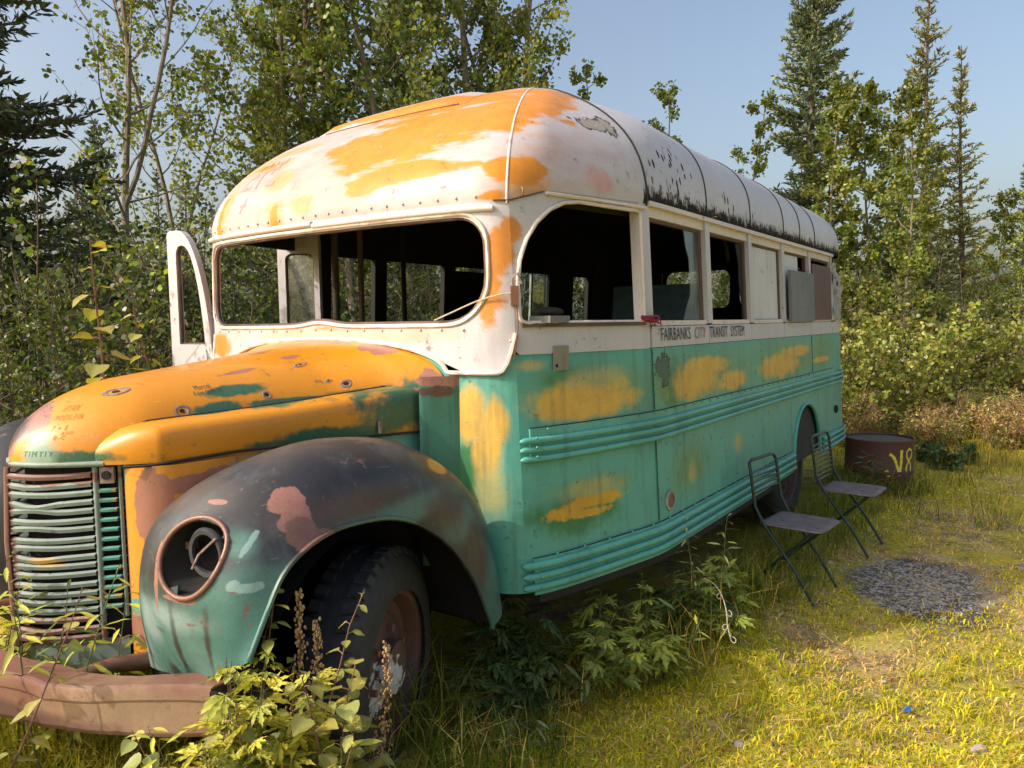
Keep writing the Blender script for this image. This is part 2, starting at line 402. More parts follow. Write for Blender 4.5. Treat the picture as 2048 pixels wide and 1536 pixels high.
M['seam'] = simple('black seam sealant', (0.02, 0.022, 0.022), .8)
M['bar'] = simple('bare metal ring', (0.27, 0.19, 0.165), .5, .45, 60)
M['hole'] = simple('near black painted hole dark', (0.01, 0.009, 0.009), .9)  # near-black paints the darkness inside holes; also colours the lid and lens
M['grey'] = paint('grey weathered board', (0.17, 0.185, 0.185), [], rough=.5, vary=.25, rust=.3, streak=.35)
M['brownboard'] = paint('brown painted board', (0.115, 0.055, 0.05), [], rough=.5, vary=.2, rust=.3, streak=.25)
M['sheet'] = simple('crumpled grey sheet metal', (0.33, 0.33, 0.34), .38, .35, 5, .3, .6)
M['panel'] = paint('white window panel', (0.62, 0.63, 0.64), [((.2, .2, .19), [((1.15, 2.84, 1.9), (.2, .05, .4))], 6, .4, .5)], rough=.4, vary=.08, rust=.2, streak=.2)
M['seat'] = simple('faded blue seat cloth', (0.035, 0.075, 0.09), .9, .3, 20)
M['tyre'] = simple('weathered black rubber', (0.03, 0.032, 0.036), .7, .3, 30, 0, .25)
M['rim'] = paint('rusty rim with flaking white', (0.11, 0.055, 0.045), [((.62, .64, .66), [((1.0, -1.52, .47), (.1, .10, .10)), ((1.0, -1.40, .44), (.1, .07, .06))], 24, .05, 1.1)], rough=.5, vary=.3, rust=.8, streak=.1)
M['letters'] = simple('black lettering paint', (0.02, 0.025, 0.03), .6, .2, 60)
M['lettersred'] = simple('faded red brown lettering', (0.36, 0.17, 0.08), .6, .2, 60)
M['pencil'] = simple('pencil scratch', (0.33, 0.25, 0.25), .7, .1, 60)
M['ink'] = simple('dark green ink', (0.02, 0.07, 0.05), .7, .1, 60)
M['scratch'] = simple('scratch in orange paint', (.50, .17, .012), .7, .1, 60)
M['scratchgreen'] = simple('scratch in green paint', (.10, .27, .17), .7, .1, 60)
M['capring'] = simple('dull cap ring', (.30, .33, .28), .5, .3, 30)
M['cowlside'] = paint('dark green cowl paint', (.05, .20, .145), [(PINK, [((.75, -.93, 1.46), (.12, .12, .045))], 12, .06, .6), ((.10, .045, .035), [((.70, -.95, 1.40), (.1, .1, .02))], 12, .2, .6)], rough=.36, vary=.3, rust=.5, streak=.5)
M['plate'] = paint('dull beige bracket plate', (.27, .26, .20), [], rough=.5, vary=.2, rust=.6, streak=.3)
M['cord'] = simple('red cord', (0.25, 0.02, 0.07), .8, .3, 60)
M['twine'] = simple('pale twine', (0.52, 0.45, 0.34), .8, .2, 60)
M['chair'] = simple('dark green chair tube', (0.012, 0.03, 0.025), .35, .4, 30)
M['chairseat'] = simple('worn grey brown seat board', (0.15, 0.125, 0.135), .5, .35, 18, 0, .2)
M['drum'] = paint('rusty oil drum steel', (0.10, 0.045, 0.04), [], rough=.5, vary=.3, rust=.6, streak=.3)
M['drumtop'] = simple('dusty drum lid', (0.10, 0.085, 0.095), .45, .4, 9, .2)
M['yellow'] = simple('yellow spray paint', (0.62, 0.55, 0.06), .6, .15, 40)
M['blue'] = simple('blue plastic', (0.03, 0.16, 0.5), .4, .1)

def glass():
    N = NT('dirty glass')
    n1 = N.noise(6, 5, .6, N.obj())
    g = N.n('BsdfGlossy'); g.inputs['Roughness'].default_value = .08; g.inputs['Color'].default_value = (.75, .8, .8, 1)
    t = N.n('BsdfTransparent'); t.inputs[0].default_value = (.82, .9, .88, 1)
    df = N.n('BsdfDiffuse'); df.inputs[0].default_value = (.35, .38, .36, 1)
    a = N.n('MixShader'); N.put(a.inputs[0], N.math('ADD', N.math('MULTIPLY', N.ramp(n1, .35, .8), .35), .10)); N.t.links.new(t.outputs[0], a.inputs[1]); N.t.links.new(df.outputs[0], a.inputs[2])
    b = N.n('MixShader'); b.inputs[0].default_value = .12; N.t.links.new(a.outputs[0], b.inputs[1]); N.t.links.new(g.outputs[0], b.inputs[2])
    N.t.links.new(b.outputs[0], N.out.inputs[0])
    return N.m
M['glass'] = glass()

def barkmat(name, a, b, sc=18):
    N = NT(name); pos = N.obj()
    n1 = N.noise(sc, 6, .7, N.scale(pos, (1, 1, .35)))
    n2 = N.noise(sc * .4, 3, .6, N.scale(pos, (.6, .6, 2.5)))
    c = N.mix(N.ramp(n1, .4, .65), a, b); c = N.mix(N.math('MULTIPLY', N.ramp(n2, .62, .7), .7), c, tuple(x * .25 for x in a))
    N.principled(c, .85, 0, n1, .5, .02, .2)
    return N.m
M['aspenbark'] = barkmat('aspen bark', (.27, .225, .17), (.15, .125, .095))
M['sprucebark'] = barkmat('spruce bark', (.13, .10, .085), (.065, .05, .045))
M['twig'] = barkmat('shrub stem bark', (.17, .12, .09), (.09, .07, .05))
M['stem'] = simple('green plant stem', (.12, .13, .045), .6, .3, 30)
M['redstem'] = simple('red brown plant stem', (.17, .09, .06), .6, .3, 30)
M['leaf'] = leafmat('broad leaf', (1.5, 1.62, 1.5), .40, .42, .5)
M['leafbig'] = leafmat('large poplar leaf', (1.5, 1.48, 1.2), rough=.42, trans=.3, spec=.4)
M['needle'] = leafmat('spruce needle', (1.9, 1.86, 1.7), .5, .15, .4)
M['grass'] = leafmat('grass blade', (1.4, 1.36, 1.0), rough=.7, trans=.4, spec=.05)
M['stone'] = simple('grey stone', (.20, .195, .20), .8, .35, 14, 0, .5)

exec_after = []
# ------------------------------------------------------------------ ground
def vnoise(x, y, s, seed=0):
    """cheap smooth value noise on arrays"""
    x = np.asarray(x, float) * s + seed * 17.3; y = np.asarray(y, float) * s + seed * 9.1
    xi = np.floor(x).astype(np.int64); yi = np.floor(y).astype(np.int64); fx = x - xi; fy = y - yi
    def h(a, b):
        n = (a * 374761393 + b * 668265263 + seed * 1442695) & 0x7fffffff
        n = ((n ^ (n >> 13)) * 1274126177) & 0x7fffffff
        return ((n ^ (n >> 16)) & 0xffff) / 65535.0
    fx = fx * fx * (3 - 2 * fx); fy = fy * fy * (3 - 2 * fy)
    return (h(xi, yi) * (1 - fx) + h(xi + 1, yi) * fx) * (1 - fy) + (h(xi, yi + 1) * (1 - fx) + h(xi + 1, yi + 1) * fx) * fy
def gz(x, y):
    x = np.asarray(x, float); y = np.asarray(y, float)
    z = .09 + .035 * (vnoise(x, y, .9, 3) - .5) + .015 * (vnoise(x, y, 3.1, 4) - .5)
    z = z + .15 * smooth01((-y - .85) / .7) * smooth01((1.6 - x) / .5)
    z = z + .06 * smooth01((y - 3) / 3.0) + .25 * smooth01((np.hypot(x, y) - 10) / 20)
    z = z + .06 * np.exp(-((x - 1.45) / .25) ** 2) * smooth01((y + .3) / .5) * smooth01((3.5 - y) / 1)
    return z
ax_ = np.concatenate([-np.geomspace(1500, 12, 26), np.linspace(-10, -2.2, 40), np.linspace(-2, 4.5, 110), np.linspace(4.8, 12, 30), np.geomspace(14, 1500, 26)])
ay_ = np.concatenate([-np.geomspace(1500, 12, 20), np.linspace(-10, -3.5, 20), np.linspace(-3.3, 6, 140), np.linspace(6.3, 16, 34), np.geomspace(18, 1500, 26)])
XX, YY = np.meshgrid(ax_, ay_)
ZZ = gz(XX, YY)
nx_, ny_ = len(ax_), len(ay_)
ii, jj = np.meshgrid(np.arange(nx_ - 1), np.arange(ny_ - 1))
q0 = (jj * nx_ + ii).ravel()
def ground_mat():
    N = NT('forest floor'); pos = N.obj()
    a = N.noise(1.1, 5, .6, pos); b = N.noise(7, 6, .7, pos); c_ = N.noise(55, 5, .75, pos); st = N.noise(90, 3, .6, N.scale(pos, (1, .25, 1)))
    dirt = N.mix(N.ramp(c_, .3, .7), (.13, .095, .06), (.32, .24, .16))
    straw = N.mix(N.ramp(st, .35, .65), (.34, .25, .11), (.55, .42, .22))
    moss = N.mix(N.ramp(c_, .3, .7), (.27, .26, .022), (.50, .44, .055))
    col = N.mix(N.ramp(b, .42, .58), dirt, straw)
    col = N.mix(N.math('MULTIPLY', N.ramp(a, .36, .56), N.ramp(b, .3, .55)), col, moss)
    gm = blobs(N, pos, N.noise(5, 5, .65, pos), [((2.1, 1.72, .1), (.34, .42, 1)), ((2.25, 1.4, .1), (.28, .3, 1))], .25, .45)
    grav = N.mix(N.ramp(N.noise(110, 4, .8, pos), .35, .7), (.05, .046, .042), (.17, .16, .145))
    col = N.mix(gm, col, grav)
    N.principled(col, .95, 0, N.math('ADD', c_, b), .5, .02, .05)
    return N.m
gme = fast_mesh('ground', np.stack([XX.ravel(), YY.ravel(), ZZ.ravel()], 1), np.stack([q0, q0 + 1, q0 + nx_ + 1, q0 + nx_], 1), ground_mat(), smooth=True)
ground = tag(link('ground', gme), kind='structure')
# a low blue ridge far off
rv_ = []
for k in range(80):
    a = radians(-60 + 150 * k / 79); R_ = 1200
    h_ = 22 + 26 * float(vnoise(k * .13, 0, 1, 8)) + 10 * float(vnoise(k * .5, 0, 1, 9))
    rv_.append((R_ * sin(a), R_ * cos(a), h_))
m = MB(); m.grid([[(x * .93, y * .93, -2) for x, y, z in rv_], [(x, y, z) for x, y, z in rv_], [(x * 1.1, y * 1.1, -2) for x, y, z in rv_]])
tag(m.build('hills', simple('distant wooded hill', (.07, .10, .11), .9, .2, .02)), kind='structure')

# ---- grass
def blades(name, X, Y, H, W, lean, cols, mat, bend=.5, zoff=0):
    """curved blades with 5 vertices each; arrays of positions, heights, widths"""
    n = len(X)
    Z = gz(X, Y) - .004 + zoff
    az = rng.uniform(0, 2 * pi, n); la = rng.uniform(0, 2 * pi, n)
    lx, ly = np.cos(la), np.sin(la); wx, wy = -ly, lx
    tw = rng.uniform(-.8, .8, n); wx, wy = wx * np.cos(tw) - wy * np.sin(tw), wx * np.sin(tw) + wy * np.cos(tw)
    V = np.zeros((n, 5, 3))
    mid = lean * .35; tip = lean * (1 + bend * .6)
    up1 = np.sqrt(np.clip(1 - mid ** 2, .05, 1)); up2 = np.clip(1 - lean ** 2 * .75, .12, 1)
    V[:, 0] = np.stack([X - wx * W, Y - wy * W, Z], 1); V[:, 1] = np.stack([X + wx * W, Y + wy * W, Z], 1)
    mx, my, mz = X + lx * H * mid, Y + ly * H * mid, Z + H * .55 * up1
    V[:, 2] = np.stack([mx + wx * W * .8, my + wy * W * .8, mz], 1); V[:, 3] = np.stack([mx - wx * W * .8, my - wy * W * .8, mz], 1)
    V[:, 4] = np.stack([X + lx * H * tip, Y + ly * H * tip, Z + H * up2], 1)
    b = np.arange(n) * 5
    F4 = np.stack([b, b + 1, b + 2, b + 3], 1); F3 = np.stack([b + 3, b + 2, b + 4], 1)
    C = np.repeat(cols[:, None, :], 5, 1) * np.array([.75, .75, 1, 1, 1.1])[None, :, None]
    return fast_mesh(name, V.reshape(-1, 3), [F4, F3], mat, C.reshape(-1, 3))
def pick(n, base, var):
    base = np.array(base); i = rng.integers(0, len(base), n)
    return np.clip(base[i] * (1 + rng.normal(0, var, (n, 1))) * (1 + rng.normal(0, var * .4, (n, 3))), .004, .8)
GREENS = [(.33, .33, .025), (.42, .39, .035), (.50, .43, .045), (.24, .27, .025)]
STRAW = [(.55, .41, .18), (.48, .34, .13), (.60, .46, .24), (.42, .27, .13)]
def in_gravel(x, y): return (((x - 2.12) / .38) ** 2 + ((y - 1.68) / .50) ** 2) < (.30 + 1.1 * vnoise(x, y, 5, 5) + .35 * vnoise(x, y, 17, 15))
def under_bus(x, y): return (np.abs(x) < 1.12) & (y > -2.0) & (y < 4.3)
n = 330000
r = .9 + 10 * rng.random(n) ** 1.7; a = rng.uniform(radians(-50), radians(52), n)
dirx = -.5758 * np.cos(a) + .8168 * np.sin(a); diry = .8136 * np.cos(a) + .5768 * np.sin(a)
X = CP[0] + dirx * r; Y = CP[1] + diry * r
gm_ = vnoise(X, Y, 1.3, 1) * .6 + vnoise(X, Y, 4.5, 2) * .4
k_ = (~under_bus(X, Y)) & (~in_gravel(X, Y) | (rng.random(n) < .06)) & (rng.random(n) < np.clip((gm_ - .18) * 3.2, .22, 1))
path_ = (X > 2.2) & (Y > 2.2)
k_ &= ~path_ | (rng.random(n) < .55)
X, Y, gm_ = X[k_], Y[k_], gm_[k_]; n = len(X)
isg = rng.random(n) < np.clip((gm_ - .26) * 4.5, .12, .90)
colg = np.where(isg[:, None], pick(n, GREENS, .22), pick(n, STRAW, .22))
Hh = np.where(isg, rng.uniform(.012, .040, n), rng.uniform(.012, .05, n)); ln = np.where(isg, rng.uniform(.3, 1.0, n), rng.uniform(.7, 1.25, n))
tag(link('grass', blades('grass', X, Y, Hh, rng.uniform(.0014, .0030, n) * (1 + .12 * np.hypot(X - CP[0], Y - CP[1])), ln, colg, M['grass'])), kind='stuff')
# taller grass: along the bus, round the drum and in front of the bumper
TX, TY, TH, TC = [], [], [], []
def tuft(cx, cy, n, spread, h0, h1, cols, var=.2):
    TX.append(cx + rng.normal(0, spread, n)); TY.append(cy + rng.normal(0, spread, n)); TH.append(rng.uniform(h0, h1, n)); TC.append(pick(n, cols, var))
LG = [(.09, .13, .03), (.12, .155, .035), (.16, .175, .045), (.20, .19, .08)]
for y in np.arange(.2, 4.4, .075): tuft(1.28 + .10 * random.random(), y, 34, .07, .10, .34, LG)
for y in np.arange(.9, 3.6, .16): tuft(1.50 + .12 * random.random(), y, 30, .06, .08, .30, LG)
for k in range(30): tuft(1.47 + .36 * cos(k * .42), 4.33 + .36 * sin(k * .42), 34, .06, .12, .34, LG + [STRAW[0]])
for k in range(26): tuft(rng.uniform(1.8, 2.6), rng.uniform(3.2, 6.5), 26, .09, .06, .22, LG + STRAW[:1])
for k in range(90): tuft(rng.uniform(-.5, 1.0), rng.uniform(-2.42, -1.25), 30, .06, .12, .42, [(.13, .14, .03), (.18, .17, .03), (.22, .20, .04), (.09, .11, .03)])
for k in range(90): tuft(rng.uniform(.0, 1.3), rng.uniform(-2.75, -2.15), 26, .05, .15, .42, [(.16, .16, .03), (.22, .20, .035), (.27, .23, .05)])
for k in range(36): tuft(rng.uniform(.95, 1.2), rng.uniform(-1.2, .1), 20, .05, .06, .22, LG + STRAW)
for k in range(60): tuft(rng.uniform(1.15, 1.5), rng.uniform(-.2, 1.2), 16, .05, .10, .36, LG + STRAW[:1])
for k in range(40): tuft(rng.uniform(1.4, 3.3), rng.uniform(-1.0, 1.0), 26, .035, .04, .10, GREENS + [(.25, .24, .06)])
for k in range(220): tuft(rng.uniform(-3.5, 4.0), rng.uniform(5.2, 11), 26, .16, .10, .40, [(.16, .14, .04), (.24, .19, .06), (.30, .22, .09), (.20, .19, .04)])
for k in range(120): tuft(rng.uniform(-4.5, -1.3), rng.uniform(-3.5, 5), 24, .14, .12, .5, LG)
for k in range(40): tuft(rng.uniform(.95, 1.35), rng.uniform(-1.85, -.85), 16, .045, .06, .22, LG[:2] + LG[:2] + STRAW[:1])
TX, TY, TH, TC = map(np.concatenate, (TX, TY, TH, TC)); n = len(TX)
tag(link('tall_grass', blades('tall_grass', TX, TY, TH, rng.uniform(.0015, .0036, n), rng.uniform(.15, .9, n), TC, M['grass'], .8)), kind='stuff')
# gravel chips in the bare patch, fine litter over the lawn
def pebbles(name, X, Y, S, mat, flat=.55, lift=.25):
    base = np.array([(1, 0, 0), (.3, .95, 0), (-.8, .6, 0), (-.8, -.6, 0), (.3, -.95, 0), (.1, .1, 1), (0, 0, -.5)])
    fs = np.array([(0, 1, 5), (1, 2, 5), (2, 3, 5), (3, 4, 5), (4, 0, 5)])
    n = len(X); a = rng.uniform(0, 2 * pi, n); V = base[None] * (1 + rng.uniform(-.3, .3, (n, 7, 3))) * S[:, None, None]
    V[:, :, 2] *= flat
    x = V[:, :, 0] * np.cos(a)[:, None] - V[:, :, 1] * np.sin(a)[:, None]; y = V[:, :, 0] * np.sin(a)[:, None] + V[:, :, 1] * np.cos(a)[:, None]
    P = np.stack([x + X[:, None], y + Y[:, None], V[:, :, 2] + gz(X, Y)[:, None] + S[:, None] * lift * .3], 2)
    F = (fs[None] + (np.arange(n) * 7)[:, None, None]).reshape(-1, 3)
    return fast_mesh(name, P.reshape(-1, 3), F, mat)
X = rng.normal(2.14, .24, 3600); Y = rng.normal(1.66, .31, 3600); k_ = in_gravel(X, Y) | (rng.random(3600) < .3); X, Y = X[k_], Y[k_]
tag(link('gravel', pebbles('gravel', X, Y, .004 + .012 * rng.random(len(X)) ** 2.5, simple('grey gravel chips', (.26, .245, .22), .8, .6, 45))), kind='stuff')
# dry stalks lying about
n = 5200
X = rng.uniform(-.2, 4.2, n); Y = rng.uniform(-1.6, 6.5, n); k_ = ~under_bus(X, Y); X, Y = X[k_], Y[k_]; n = len(X)
L_ = rng.uniform(.03, .13, n); a = rng.uniform(0, 2 * pi, n); wv = rng.uniform(.0010, .0024, n)
z = gz(X, Y) + rng.uniform(.004, .03, n); z2 = z + rng.uniform(-.012, .02, n)
cx, sx = np.cos(a), np.sin(a)
V = np.stack([np.stack([X - sx * wv, Y + cx * wv, z], 1), np.stack([X + sx * wv, Y - cx * wv, z], 1), np.stack([X + cx * L_ + sx * wv, Y + sx * L_ - cx * wv, z2], 1), np.stack([X + cx * L_ - sx * wv, Y + sx * L_ + cx * wv, z2], 1)], 1)
tag(link('dry_stalks', fast_mesh('dry_stalks', V.reshape(-1, 3), np.arange(n * 4).reshape(-1, 4), M['grass'], np.repeat(pick(n, STRAW + [(.45, .36, .24)], .2), 4, 0))), kind='stuff')
# ------------------------------------------------------------------ trees and bushes
def unit(v): return v / (np.linalg.norm(v, axis=-1, keepdims=True) + 1e-9)
def leaves_mesh(name, P, size, cols, mat, shape='round', droop=.4, flat=0.0):
    """many small leaf faces at points P"""
    n = len(P)
    if shape == 'round': T = np.array([(0, 0), (.42, .18), (.5, .5), (.0, 1.0), (-.5, .5), (-.42, .18)])
    elif shape == 'lance': T = np.array([(0, 0), (.17, .35), (.0, 1.0), (-.17, .35)])
    elif shape == 'needle': T = np.array([(-.08, 0), (.08, 0), (.05, .8), (0, 1.0), (-.05, .8)])
    d = unit(rng.normal(0, 1, (n, 3)) + np.array([0, 0, -droop]))
    u = unit(np.cross(d, unit(rng.normal(0, 1, (n, 3)) + np.array([0, 0, flat]))))
    V = P[:, None, :] + (u[:, None, :] * T[None, :, 0:1] + d[:, None, :] * T[None, :, 1:2]) * size[:, None, None]
    k = len(T); F = np.arange(n * k).reshape(n, k)
    return fast_mesh(name, V.reshape(-1, 3), F, mat, np.repeat(cols, k, 0))
ASP = [(.105, .125, .030), (.14, .15, .034), (.08, .10, .028), (.18, .175, .04), (.12, .135, .04)]
ASPY = ASP + [(.20, .185, .04), (.17, .165, .03)]
DARK = [(.04, .055, .02), (.055, .07, .022), (.07, .08, .025), (.035, .045, .02)]
SPR = [(.060, .085, .055), (.08, .10, .058), (.10, .11, .05), (.05, .07, .048)]
SPRY = [(.11, .12, .05), (.14, .14, .052), (.085, .10, .05), (.18, .16, .055)]
def branchy(p, d, L, n, wig, lift):
    out = [p]; q = p.copy(); dd = d.copy()
    for i in range(n):
        dd = unit(dd + rng.normal(0, wig, 3) + np.array([0, 0, lift])); q = q + dd * L / n; out.append(q.copy())
    return out
def make_aspen(name, H, r0, crown0, spread, nb, nleaf, lsize, pal, seed, fork=False, lean=(0, 0)):
    global rng
    rng = np.random.default_rng(seed)
    m = MB(); LP = []
    def trunk_path(p, L, dirv, n=14):
        return branchy(np.array(p, float), np.array(dirv, float), L, n, .05, .06)
    tr = [trunk_path((0, 0, 0), H, (lean[0], lean[1], 1))]
    m.tube(tr[0], [r0 * (1 - .93 * i / 14) ** .85 + .004 for i in range(15)], 8)
    mains = [(tr[0], r0)]
    if fork:
        i0 = 5; f_ = trunk_path(tr[0][i0], H * .6, (.35, .2, .9)); m.tube(f_, [r0 * .55 * (1 - .95 * i / 14) + .004 for i in range(15)], 7); mains.append((f_, r0 * .55))
    for path, rr in mains:
        P = np.array(path)
        for b in range(nb if rr == r0 else nb // 2):
            t_ = crown0 + (1 - crown0) * (b + rng.random()) / (nb if rr == r0 else nb // 2); t_ = min(t_, .985)
            if rr != r0: t_ = max(t_, .25)
            f_ = t_ * 14; i = int(f_); p = P[i] + (P[min(i + 1, 14)] - P[i]) * (f_ - i)
            az = b * 2.4 + rng.random() * .8; L = spread * (1 - .72 * ((t_ - crown0) / (1 - crown0))) * rng.uniform(.6, 1.15)
            d_ = unit(np.array([cos(az), sin(az), rng.uniform(.35, .95)]))
            br = branchy(p, d_, L, 6, .12, .07)
            m.tube(br, [rr * .30 * (1 - t_ * .5) * (1 - .9 * j / 6) + .0022 for j in range(7)], 5, False)
            B = np.array(br)
            for s in range(int(5 + 4 * rng.random())):
                q = rng.uniform(.25, 1.0); f2 = q * 6; i2 = min(int(f2), 5); p2 = B[i2] + (B[i2 + 1] - B[i2]) * (f2 - i2)
                d2 = unit(unit(B[i2 + 1] - B[i2]) + rng.normal(0, .65, 3) + np.array([0, 0, .1]))
                tw = branchy(p2, d2, L * rng.uniform(.18, .42), 3, .18, .03)
                m.tube(tw, [.0035, .003, .0022, .0014], 3, False)
                T = np.array(tw); nl = max(2, int(nleaf * rng.uniform(.5, 1.5)))
                w_ = rng.random(nl) ** .6 * 3; ii_ = np.minimum(w_.astype(int), 2)
                LP.append(T[ii_] + (T[ii_ + 1] - T[ii_]) * (w_ - ii_)[:, None] + rng.normal(0, .032 + .02 * L, (nl, 3)))
    LP = np.concatenate(LP); n = len(LP)
    tone = vnoise(LP[:, 0] * 1.4 + LP[:, 2], LP[:, 1] * 1.4 + LP[:, 2] * .6, 1.4, seed)[:, None]
    cl = pick(n, pal, .22) * (.7 + .65 * tone)
    return m.mesh(name + '_wood', M['aspenbark']), leaves_mesh(name + '_leaves', LP, lsize * rng.uniform(.7, 1.25, n), cl, M['leaf'], 'round', .5)
def make_spruce(name, H, r0, R, base, seed, pal, step=.20, dens=1.0, ragged=.25, nb=6, droop=-.12, bare=0.0, ts=1.0, power=.75):
    global rng
    rng = np.random.default_rng(seed)
    m = MB(); LP = []; LD = []
    tr = branchy(np.zeros(3), np.array([0, 0, 1.]), H, 12, .012, .05); TR = np.array(tr)
    m.tube(tr, [r0 * (1 - .96 * i / 12) + .004 for i in range(13)], 7)
    z = base
    while z < H - .05:
        t_ = z / H; Lm = R * (1 - t_) ** power * (1 if t_ > .12 else .8) + .05
        f_ = t_ * 12; i = min(int(f_), 11); p = TR[i] + (TR[i + 1] - TR[i]) * (f_ - i)
        off = rng.random() * 6.28
        for b in range(nb):
            if rng.random() < ragged * .5: continue
            az = off + b * 6.283 / nb + rng.normal(0, .25); L = Lm * rng.uniform(1 - ragged * 1.6, 1.1)
            if L < .04: continue
            up = droop + .75 * t_ ** 2 + rng.normal(0, .12)
            d_ = unit(np.array([cos(az), sin(az), up])); br = branchy(p + np.array([0, 0, rng.normal(0, step * .3)]), d_, L, 5, .07, .07)
            B = np.array(br); m.tube(br, [.010 * (L + .3) * (1 - .85 * j / 5) + .0015 for j in range(6)], 4, False)
            if rng.random() < bare: continue
            ntw = max(2, int(L / .055 * dens))
            for s in range(ntw):
                q = (s + rng.random()) / ntw
                if q < .12: continue
                f2 = q * 5; i2 = min(int(f2), 4); p2 = B[i2] + (B[i2 + 1] - B[i2]) * (f2 - i2); ax = unit(B[i2 + 1] - B[i2])
                sd = np.cross(ax, [0, 0, 1.]) * (1 if s % 2 else -1)
                Lt = max(.05, min(.34 * L * (1.15 - q), .24)) * rng.uniform(.6, 1.15)
                d2 = unit(ax * .8 + sd * .9 + np.array([0, 0, rng.normal(-.05, .22)]))
                kk = max(2, int(Lt / .028)); w_ = (np.arange(kk) + rng.random(kk)) / kk
                LP.append(p2 + d2 * (w_ * Lt)[:, None] + rng.normal(0, .006, (kk, 3))); LD.append(np.repeat(d2[None], kk, 0))
            kk = max(4, int(L / .03)); w_ = rng.random(kk) * .85 + .15; f2 = w_ * 5; i2 = np.minimum(f2.astype(int), 4)
            LP.append(B[i2] + (B[i2 + 1] - B[i2]) * (f2 - i2)[:, None]); LD.append(unit(B[i2 + 1] - B[i2]))
        z += step * rng.uniform(.7, 1.25) * (1 - .35 * t_)
    LP = np.concatenate(LP); LD = np.concatenate(LD); n = len(LP)
    d = unit(LD + rng.normal(0, .55, (n, 3)) + np.array([0, 0, .18])); u = unit(np.cross(d, rng.normal(0, 1, (n, 3))))
    T = np.array([(-.12, 0), (.12, 0), (.17, .5), (0, 1.0), (-.17, .5)])
    sz = ts * rng.uniform(.045, .085, n)
    V = LP[:, None] + (u[:, None] * T[None, :, 0:1] + d[:, None] * T[None, :, 1:2]) * sz[:, None, None]
    tone = vnoise(LP[:, 0] * 1.8 + LP[:, 2] * 1.3, LP[:, 1] * 1.8 - LP[:, 2], 1.5, seed)[:, None]
    cl = pick(n, pal, .2) * (.7 + .65 * tone)
    return m.mesh(name + '_wood', M['sprucebark']), fast_mesh(name + '_needles', V.reshape(-1, 3), np.arange(n * 5).reshape(n, 5), M['needle'], np.repeat(cl, 5, 0))
def make_shrub(name, H, spread, ns, nleaf, lsize, pal, seed, shape='lance', low=.15):
    global rng
    rng = np.random.default_rng(seed)
    m = MB(); LP = []
    for s in range(ns):
        az = rng.uniform(0, 6.283); rr = spread * rng.uniform(.0, .35)
        p = np.array([cos(az) * rr, sin(az) * rr, -.03]); d_ = unit(np.array([cos(az) * rng.uniform(.05, .55), sin(az) * rng.uniform(.05, .55), 1]))
        st = branchy(p, d_, H * rng.uniform(.65, 1.05), 8, .09, .03); S = np.array(st)
        m.tube(st, [.013 * (1 - .85 * j / 8) + .002 for j in range(9)], 4, False)
        for b in range(int(7 + H * 5)):
            q = rng.uniform(low, 1.0); f2 = q * 8; i2 = min(int(f2), 7); p2 = S[i2] + (S[i2 + 1] - S[i2]) * (f2 - i2)
            a2 = rng.uniform(0, 6.283); tw = branchy(p2, unit(np.array([cos(a2), sin(a2), rng.uniform(.1, .9)])), spread * rng.uniform(.2, .55) * (1.1 - .5 * q), 4, .15, .08)
            m.tube(tw, [.004, .0035, .003, .002, .0012], 3, False)
            T = np.array(tw); nl = int(nleaf * rng.uniform(.6, 1.4)); w_ = rng.random(nl) ** .7 * 4; ii_ = np.minimum(w_.astype(int), 3)
            LP.append(T[ii_] + (T[ii_ + 1] - T[ii_]) * (w_ - ii_)[:, None] + rng.normal(0, .035, (nl, 3)))
    LP = np.concatenate(LP); LP[:, 2] = np.abs(LP[:, 2]) ; n = len(LP)
    tone = vnoise(LP[:, 0] * 2 + LP[:, 2], LP[:, 1] * 2 + LP[:, 2], 1.6, seed)[:, None]
    cl = pick(n, pal, .25) * (.65 + .7 * tone)
    return m.mesh(name + '_stems', M['twig']), leaves_mesh(name + '_leaves', LP, lsize * rng.uniform(.65, 1.3, n), cl, M['leaf'], shape, .1)

def tree(name, meshes, x, y, sc=1.0, rz=0.0, lean=(0, 0), label=None, cat='tree', group=None, names=('trunk', 'crown')):
    t = empty(name, (x, y, float(gz(x, y)) - .02), rz, label, cat, group)
    t.scale = (sc, sc, sc); t.rotation_euler = (lean[0], lean[1], rz)
    link(names[0], meshes[0], t); link(names[1], meshes[1], t)
    return t
def away(u, d_):
    """ground position seen d_ metres off towards picture column u (only used to survey where the trees stand)"""
    p = CP + (u - 1024) / 1500 * d_ * CR[0] + d_ * CR[2]
    return float(p[0]), float(p[1])
A1 = make_aspen('aspen', 8.2, .046, .27, 1.55, 30, 17, .050, ASP, 11, True)
A2 = make_aspen('aspen', 8.8, .060, .22, 1.7, 46, 32, .052, ASPY, 12)
A3 = make_aspen('aspen', 7.6, .050, .18, 1.55, 48, 32, .050, ASP + DARK[:2], 13)
A4 = make_aspen('aspen', 5.4, .026, .30, .75, 26, 14, .054, ASP, 14)
A5 = make_aspen('aspen', 5.2, .030, .15, .95, 40, 26, .054, ASPY, 15)
S1m = make_spruce('spruce', 9.2, .12, 1.2, .9, 21, SPR, .17, 1.9, .5, 9, -.05, 0, 1.35, .6)
S2m = make_spruce('spruce', 8.6, .085, 1.15, .8, 22, SPRY, .20, 1.4, .55, 8, -.02, .1, 1.25, .85)
S3m = make_spruce('spruce', 6.6, .07, 1.1, .5, 23, SPRY, .19, 1.5, .5, 8, -.05, .06, 1.25, .95)
S4m = make_spruce('spruce', 7.6, .11, 1.5, .3, 24, [(.02, .03, .02), (.03, .042, .024), (.045, .055, .028)], .18, 1.7, .35, 8, -.12, .03, 1.2, .7)
